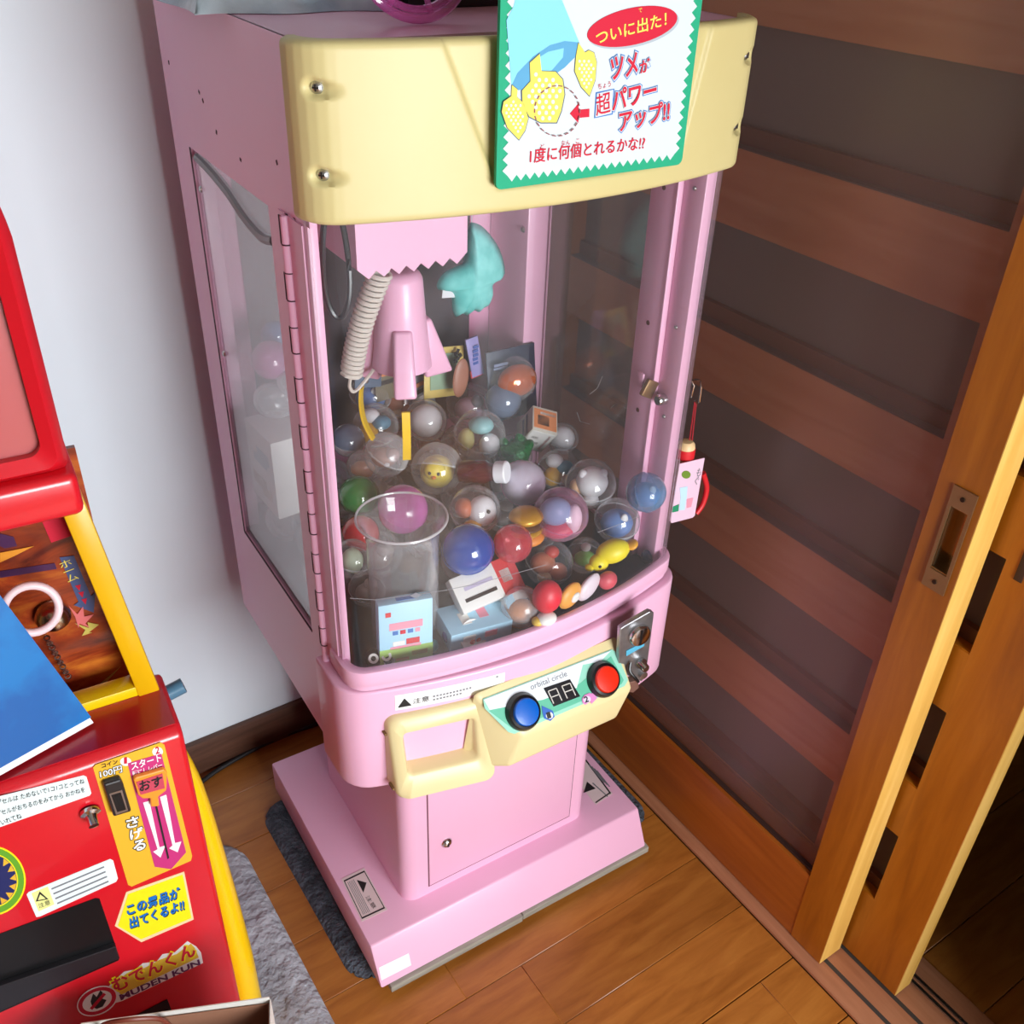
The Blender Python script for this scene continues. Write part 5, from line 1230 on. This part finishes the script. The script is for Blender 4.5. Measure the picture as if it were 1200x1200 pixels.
# loose toys
def loose(name, px, py, zoff, parts, label, cat='toy', rot=0.0):
    p = MF.on(px, py, PLN0 + Vector((0, 0, zoff)), PLN)
    if p.z < FLOORZ + 0.012: pass
    o = tag(blobs(name, parts), label, cat); o.location = cw(p); o.rotation_euler = (0, 0, MF.yaw + rot); return o
GF = pm('green_foil', (10, 112, 52), 0.22, 0.3, bump=(70, 1.0, 0.01))
loose('foil_ball', 603, 531, .004, [((0, 0, 0), (.024, .022, .018), GF)] + [((.017 * math.cos(k * 2.4), .014 * math.sin(k * 2.4), .012 * math.sin(k * 1.7)), (.011 + .003 * (k % 3), .009, .008), GF, (k, k * 1.3, k * .7)) for k in range(14)], 'crumpled shiny green foil ball')
Y = M_('duck_yellow', (240, 222, 40))
dk = loose('toy_duck', 718, 646, -.014, [((0, 0, 0), (.024, .017, .016), Y, (0, -.3, 0)), ((-.020, -.006, -.012), (.0135, .0125, .012), Y), ((-.034, -.010, -.016), (.006, .007, .004), Y), ((.026, .0, .008), (.009, .010, .005), M_('duck_orange', (236, 170, 40)), (0, -.5, 0)), ((-.022, -.018, -.010), (.0022, .0022, .0022), M_('black', (24, 22, 22)))], 'yellow rubber duck toy tipped head down at the right front', rot=-.35)
G1 = pm('gold_bun', (206, 150, 40), .3, .3)
loose('toy_burger', 616, 618, .006, [((0, 0, .018), (.024, .022, .010), G1), ((0, 0, .006), (.025, .023, .006), M_('umber2', (96, 58, 30))), ((0, 0, -.003), (.024, .022, .006), G1), ((0.004, 0, -.016), (.023, .022, .010), M_('tangerine', (222, 136, 60)))], 'stacked golden brown toy burger behind the red capsule')
bt = MF.on(572, 553, PLN0 + Vector((0, 0, .040)), PLN)
bo = thing_at('toy_bottle', bt, 'dark red toy bottle with a white cap lying on the heap', 'toy')
RB = Vector((.62, -.70, .18)).to_track_quat('Z', 'Y').to_matrix()
lathe('bottle_body', [(0, -.040), (.014, -.040), (.016, -.034), (.016, -.004), (.012, .002), (.012, .012), (0, .012)], tint('dark_red_plastic', (110, 24, 30), .8, .15, (92, 18, 24)), bo, (0, 0, 0), RB, 20)
lathe('bottle_cap', [(.0125, .010), (.0150, .012), (.0155, .026), (.014, .028), (0, .0285)], M_('white', (236, 236, 240)), bo, (0, 0, 0), RB, 24)
loose('toy_tomato', 641, 702, -.024, [((0, 0, 0.004), (.020, .018, .023), M_('tomato', (214, 52, 66))), ((-.006, -.01, -.022), (.014, .012, .008), WB), ((-.018, -.008, -.024), (.008, .008, .006), M_('straw2', (226, 190, 80)))], 'red rounded toy with a white foot low at the front')
loose('orange_disc', 668, 698, -.035, [((0, 0, 0), (.0205, .008, .0175), M_('apricot', (234, 164, 72)), (0, -.5, .2)), ((0.004, -.007, 0), (.008, .003, .007), WB, (0, -.5, .2))], 'apricot egg shaped badge leaning on the front acrylic')
loose('white_disc', 690, 688, -.035, [((0, 0, 0), (.022, .007, .015), M_('milk', (228, 214, 224)), (0, -.6, .2))], 'milky white oval badge beside the apricot one')
loose('red_bead', 712, 680, -.036, [((0, 0, 0), (.014, .011, .013), M_('coral', (210, 84, 96)))], 'coral bead toy at the right front corner')
fp = MF.z(554, 744, FLOORZ + 0.014)
fd_ = thing_at('flower_disc', fp, 'white round badge with a red flower standing at the front', 'badge')
lathe('disc', [(0, -.002), (.0205, -.002), (.0205, .002), (0, .002)], WB, fd_, (0, 0, 0), Euler((PI / 2 - .55, 0, .1)).to_matrix(), 26)
for k in range(6):
    a = k * PI / 3; v = Euler((PI / 2 - .55, 0, .1)).to_matrix() @ Vector((.009 * math.cos(a), .009 * math.sin(a), .0024))
    blobs('petal', [(v, (.004, .0022, .004), RD)], fd_, 8)
for (px, py) in ((438, 771), (453, 768)):
    p = MF.z(px, py, FLOORZ + .013); o = thing_at('eyelet_toy', p, 'black bead with a white ring at the left front corner', 'toy', None, 'ringed black beads')
    blobs('bead', [((0, 0, 0), (.012, .012, .012), M_('black', (24, 22, 22)))], o, 14)
    lathe('white_ring', [(.0032, 0), (.0062, 0), (.0062, .0016), (.0032, .0016)], WB, o, Vector((-.004, -.0085, .0075)), Vector((-.35, -.72, .6)).to_track_quat('Z', 'Y').to_matrix(), 18, close=True)
for (px, py, r, m, lab) in ((530, 744, .013, M_('ultramarine', (60, 70, 150)), 'ultramarine bead on the tray between the carton and the flower badge'), (505, 757, .010, M_('sea', (70, 120, 120)), 'sea green bead near the front lip'), (760, 652, .011, M_('ink_blue', (48, 52, 84)), 'ink blue bead in the right front corner'), (484, 765, .009, M_('plum', (96, 72, 96)), 'plum bead below the candy carton')):
    p = MF.z(px, py, FLOORZ + r); o = tag(blobs('bead', [((0, 0, 0), (r, r, r * .9), m)]), lab, 'bead'); o.location = cw(p)
# a few things on top of the heap by the left window
for px, py, xx, r, dm, lab in ((318, 422, 0.055, .026, tint('orchid_capsule', (226, 150, 206), .7, .2, (206, 124, 180)), 'orchid pink capsule above the white box by the left window'), (323, 393, 0.080, .020, tint('azure_capsule', (90, 150, 206), .7, .2, (70, 130, 190)), 'azure capsule behind the orchid pink one')):
    p = MF.x(px, py, xx); c = dict(kind=None, label=lab, dome=dm, base=dm, rot=(.3, .2, 0)); make_capsule(c, p, r)

# ================================================================== THINGS AROUND THE MACHINES
# key charm hanging outside the right of the cabinet
KY = 0.056
kc = empty('key_charm', MF.o, MF.yaw, 'red and cream soft charm with a pink card hanging beside the acrylic front', 'key charm')
KF = Face(MF, (0, KY, 0), (0, -1, 0))
def KP(x, y, o=0.0): return KF.at((780 + x / 6.0, 430 + y / 6.0), o)
tube('clip', [KP(*p) for p in ((178, 215), (200, 130), (182, 95), (215, 88), (245, 95), (250, 150), (238, 245), (222, 262), (205, 240))], 0.0013, CHROME, kc, 8)
for d in (0, 18): tube('cord', [KP(205 + d * .6, 245), KP(168 + d, 515)], 0.0009, M_('cord_red', (170, 40, 50)), kc, 6)
ktop = KP(172, 530); kbt = KP(150, 800); dirv = (kbt - ktop)
body = lathe('plush_body', [(0, 0), (.008, -.0012), (.0115, -.005), (.0125, -.010), (.0125, -.050), (.010, -.056), (0, -.058)], M_('cream_felt', (236, 200, 150)), kc, ktop + Vector((0, 0.006, 0)), None, 20)
lathe('red_band', [(.0131, -.011), (.0133, -.013), (.0133, -.024), (.0131, -.026), (.0125, -.026), (.0125, -.011)], M_('felt_red', (214, 36, 44)), body, ktop + Vector((0, 0.006, 0)), None, 20, close=True)
kcard = KF.poly('charm_card', [(780 + x / 6, 430 + y / 6) for x, y in ((100, 682), (275, 640), (205, 1045), (190, 1060), (42, 1098), (30, 1085))], M_('card_pink', (232, 196, 216)), kc, 0.010, 0.0012)
KF.ell('card_print', (780 + 145 / 6, 430 + 758 / 6), (5.2, 4.6), M_('moss', (110, 140, 50)), kcard, 0.0106)
KF.text('card_lettering', 'も\nぐ', (780 + 195 / 6, 430 + 835 / 6), (780 + 228 / 6, 430 + 828 / 6), 19, GREYINK, kcard, 0.0106)
KF.poly('card_print', [(780 + x / 6, 430 + y / 6) for x, y in ((100, 850), (155, 840), (150, 910), (135, 1005), (95, 1010), (105, 920))], M_('pale_sky', (190, 222, 240)), kcard, 0.0106)
KF.poly('card_print', [(780 + x / 6, 430 + y / 6) for x, y in ((48, 985), (95, 965), (90, 1015), (40, 1025))], M_('grass', (40, 140, 100)), kcard, 0.0106)
KF.poly('card_print', [(780 + x / 6, 430 + y / 6) for x, y in ((150, 930), (195, 920), (180, 985), (150, 992))], PK, kcard, 0.0106)
tube('red_strap', smooth_path([KP(262, 745, -.004), KP(288, 850, -.004), KP(262, 960, -.004), KP(215, 1030, -.004)], 6), 0.0042, M_('felt_red', (214, 36, 44)), kc, 10)
# packet and wheel lying on the roof
RT = TOP
bag = empty('plastic_packet', MF.o, MF.yaw, 'crumpled pale blue plastic packet lying on the pink roof', 'bag')
V = []; Fc = []; nx, ny = 30, 14
for j in range(ny + 1):
    for i in range(nx + 1):
        u, v = i / nx, j / ny; e = min(u, 1 - u, v, 1 - v)
        h = 0.026 * min(1, e * 9) ** .6 * (0.75 + 0.25 * math.sin(7 * u + 4 * v) + 0.12 * math.sin(23 * u - 9 * v))
        V.append((-0.028 + 0.20 * u + 0.004 * math.sin(9 * v), 0.215 - 0.02 * u + 0.22 * v + 0.006 * math.sin(11 * u), RT + 0.0012 + max(0, h)))
base = len(V); V += [(x, y, RT + 0.0006) for x, y, z in V]
for j in range(ny):
    for i in range(nx):
        a = j * (nx + 1) + i; Fc.append((a, a + 1, a + nx + 2, a + nx + 1)); Fc.append((base + a, base + a + nx + 1, base + a + nx + 2, base + a + 1))
for i in range(nx):
    for a, b in ((i, i + 1), ((ny) * (nx + 1) + i + 1, (ny) * (nx + 1) + i)): Fc.append((a, base + a, base + b, b))
for j in range(ny):
    for a, b in (((j + 1) * (nx + 1), j * (nx + 1)), (j * (nx + 1) + nx, (j + 1) * (nx + 1) + nx)): Fc.append((a, base + a, base + b, b))
mk('film', V, Fc, pm('blue_grey_film', (150, 172, 190), 0.25, noise=(12, (190, 206, 216), .4, .6), bump=(25, .6, .01)), bag, ang=80)
prism('dark_flap', [(-0.034, 0.30, RT + .030), (0.10, 0.30, RT + .032), (0.10, 0.44, RT + .032), (-0.034, 0.44, RT + .030)], (0, 0, .002), M_('flap_dark', (60, 74, 90)), bag)
wc = Vector((0.146, 0.118, RT + 0.0605))
wh = empty('pink_wheel', MF.o, MF.yaw, 'clear pink plastic spoked wheel standing on the pink roof', 'wheel')
PC = tint('clear_pink_plastic', (240, 150, 214), .28, .6, (226, 110, 190), .06)
tl_ = Matrix.Rotation(-0.28, 3, 'X')
for r0, rr in ((0.058, 0.0042), (0.050, 0.0035), (0.018, 0.003)):
    tube('wheel_ring', [wc + tl_ @ Vector((r0 * math.cos(2 * PI * k / 40), 0, r0 * math.sin(2 * PI * k / 40))) for k in range(40)], rr, PC, wh, 8, closed=True)
for k in range(8):
    a = 2 * PI * k / 8 + .2; tube('spoke', [wc + tl_ @ Vector((.018 * math.cos(a), 0, .018 * math.sin(a))), wc + tl_ @ Vector((.055 * math.cos(a), 0, .055 * math.sin(a)))], .0028, PC, wh, 8)
bb_ = empty('black_case', MF.o, MF.yaw, 'black case lying on the pink roof behind the clear pink wheel', 'case')
box('case_body', (0.182, 0.30), (0.200, 0.36), (RT, RT + 0.05), BLACK, bb_, bevel=0.004)
box('case_lid', (0.180, 0.302), (0.198, 0.362), (RT + 0.050, RT + 0.06), pm('case_grey', (40, 40, 44), .4), bb_, bevel=0.003)

# dark fluffy mat under the pink machine and the board on it
def mat_rug(name, x0, x1, y0, y1, r, th, mat, label, fuzz, seed, step=0.007):
    rnd = random.Random(seed); nx = int((x1 - x0) / step); ny = int((y1 - y0) / step); V = []; Fc = []
    def inside(x, y):
        dx = max(x0 + r - x, x - (x1 - r), 0); dy = max(y0 + r - y, y - (y1 - r), 0)
        return r - math.hypot(dx, dy) if (dx > 0 and dy > 0) else min(x - x0, x1 - x, y - y0, y1 - y)
    idx = {}
    for j in range(ny + 1):
        for i in range(nx + 1):
            x = x0 + (x1 - x0) * i / nx; y = y0 + (y1 - y0) * j / ny; e = inside(x, y)
            if e < -step * 0.75: continue
            if e < 0:           # pull stray corner points onto the rounded outline
                qx = min(max(x, x0 + r), x1 - r); qy = min(max(y, y0 + r), y1 - r); l_ = math.hypot(x - qx, y - qy)
                x, y = qx + (x - qx) * r / l_, qy + (y - qy) * r / l_; e = 0
            h = th * min(1, (max(e, 0) / 0.012)) ** .5 + 0.001
            idx[(i, j)] = len(V)
            jt = step * .3 * min(1, max(e, 0) / .012); V.append((x + rnd.uniform(-1, 1) * jt, y + rnd.uniform(-1, 1) * jt, max(0.0008, h + rnd.uniform(-1, 0.2) * fuzz * min(1, max(e, 0) / .01))))
    for (i, j) in list(idx):
        q = [(i, j), (i + 1, j), (i + 1, j + 1), (i, j + 1)]
        if all(k in idx for k in q): Fc.append(tuple(idx[k] for k in q))
    n0 = len(V); V2 = [(x, y, 0.0003) for x, y, z in V]; F2 = [tuple(n0 + k for k in reversed(f)) for f in Fc]
    o = empty(name, (0, 0, 0), 0, label, 'rug')
    pile = mk('pile', V, Fc, mat, o, ang=180, fix=False)
    mk('backing', [(v[0], v[1], 0.0004) for v in V], Fc, mat, o, fix=False)
    return o
MATD = pm('charcoal_pile', (64, 70, 80), 0.95, noise=(45, (96, 104, 116), .4, .65), bump=(140, 1.0, .01))
RUGM = pm('pale_grey_pile', (158, 160, 168), 0.9, noise=(9, (186, 188, 196), .4, .62), bump=(60, .8, .01))
mat_rug('fluffy_mat', 0.316, 0.917, 0.806, 1.208, 0.045, 0.0095, MATD, 'dark charcoal fluffy mat under the pink crane game', 0.004, 3)
mat_rug('grey_rug', -0.46, 0.264, 0.30, 1.183, 0.07, 0.0105, RUGM, 'pale grey short pile rug under the red machine', 0.0035, 5, 0.009)
fb = empty('support_board', MF.o, MF.yaw, 'weathered grey board under the pink base plate', 'board')
BOARD = wood('grey_board', (130, 124, 112), (150, 144, 132), (168, 162, 150), (1, 9, 9), .8, 8, .03, 0)
box('plank', (0.014, 0.250), (-0.006, 0.43), (0.0125, 0.0262), BOARD, fb, bevel=.001); box('plank', (0.252, 0.512), (-0.004, 0.43), (0.0125, 0.0262), BOARD, fb, bevel=.001)
# power cable along the wall
cbp = [WF.z(x, y, 0.005) for x, y in ((208, 935), (226, 924), (262, 898), (322, 866), (372, 848))]
cbp = [Vector((cbp[0].x - .18, cbp[0].y - .03, .005)), Vector((cbp[0].x - .08, cbp[0].y - .01, .005))] + cbp + [Vector((cbp[-1].x + .10, cbp[-1].y - .01, .005))]
tag(tube('power_cable', smooth_path(cbp, 8), 0.0045, RUBBER, None, 10), 'black power cable lying on the floor along the white wall', 'cable')
# paper bag at the bottom edge
bz = 0.328
bg0 = WF.z(95, 1200, bz + .0125); bg1 = WF.z(316, 1171, bz + .0125); bx_ = (bg1 - bg0).normalized(); by_ = Vector((-bx_.y, bx_.x, 0)); by_ = by_ if by_.y < 0 else -by_
pb = empty('paper_bag', (bg0.x, bg0.y, 0.0125), math.atan2(bx_.y, bx_.x), 'open white paper carrier bag with brown inside and cord handle', 'bag')
W_ = (bg1 - bg0).length; D_ = 0.10; PW = pm('paper_outer', (226, 222, 214), .7); PBR = pm('kraft_inner', (150, 104, 80), .8)
def panel(nm, a, b, mat, th):
    a = Vector(a); b = Vector(b); t = (b - a).normalized(); nrm = Vector((-t.y, t.x, 0)) * th
    return prism(nm, [a + Vector((0, 0, .001)), b + Vector((0, 0, .001)), b + Vector((0, 0, bz + .004 * math.sin(9 * b.x))), a + Vector((0, 0, bz))], nrm, mat, pb)
cs = [(0, 0), (W_, 0), (W_ + .004, -D_), (-.004, -D_)]
for k in range(4):
    a, b = cs[k], cs[(k + 1) % 4]
    panel('bag_panel', (a[0], a[1], 0), (b[0], b[1], 0), PW, 0.0012)
    ins2 = lambda p: (p[0] + (W_ / 2 - p[0]) * .012, p[1] + (-D_ / 2 - p[1]) * .03, 0)
    a2, b2 = ins2(a), ins2(b); a2 = Vector(a2); b2 = Vector(b2)
    prism('bag_lining', [a2 + Vector((0, 0, .002)), b2 + Vector((0, 0, .002)), b2 + Vector((0, 0, bz - .005)), a2 + Vector((0, 0, bz - .005))], (b2 - a2).normalized().cross(Vector((0, 0, 1))) * 0.0006, PBR, pb)
box('bag_bottom', (0, W_), (-D_, 0), (0.0005, 0.0015), PW, pb)
ha = [Vector((W_ * .10, -.006, bz - .02)), Vector((W_ * .13, -.012, bz + .012)), Vector((W_ * .27, -.020, bz + .030)), Vector((W_ * .42, -.014, bz + .014)), Vector((W_ * .46, -.006, bz - .02))]
tube('cord_handle', smooth_path(ha, 8), 0.0026, M_('cord_brown', (124, 60, 44)), pb, 8)

# clear pouches filling the corner by the left window
for k, (px, py, xx, r, lab) in enumerate(((322, 470, 0.055, .030, 'crumpled clear pouch between the white box and the orchid pink capsule'), (345, 448, 0.075, .026, 'small crumpled clear pouch behind the orchid pink capsule'))):
    p = MF.x(px, py, xx); o = tag(blobs('clear_pouch', [((0, 0, 0), (r, r * .9, r * .8), FROST, (.3, .4, k)), ((r * .4, -r * .3, r * .2), (r * .6, r * .6, r * .6), CLEAR, (.5, .1, k))]), lab, 'pouch'); o.location = cw(p)
# hairline cracks in the bowed acrylic
def on_bow(px, py, off=0.0004):
    p = MF.y(px, py, 0.0)
    for _ in range(6): p = MF.y(px, py, front_y(min(max(p.x, 0.012), 0.483)) - off)
    return p
CRK = pm('crack_edge', (150, 146, 150), 0.5)
for L in (((410, 701), (440, 703), (470, 699), (486, 697), (520, 692), (560, 684), (600, 673), (640, 662)), ((700, 624), (722, 616), (748, 605))):
    tube('crack', [on_bow(*q) for q in L], 0.00035, CRK, dr, 5)
prism('crack_chip', [on_bow(*q) for q in ((480, 698), (487, 694), (494, 697), (487, 701))], (0, -0.0006, 0), pm('chip_grey', (130, 132, 140), 0.5), dr)
for L in (((706, 441), (700, 455), (691, 462)), ((676, 483), (680, 494), (691, 497)), ((716, 478), (720, 474))):
    tube('scratch', [MF.x(a_, b_, 0.4850) for a_, b_ in L], 0.0004, pm('scratch_white', (226, 224, 224), 0.5), sr, 5)
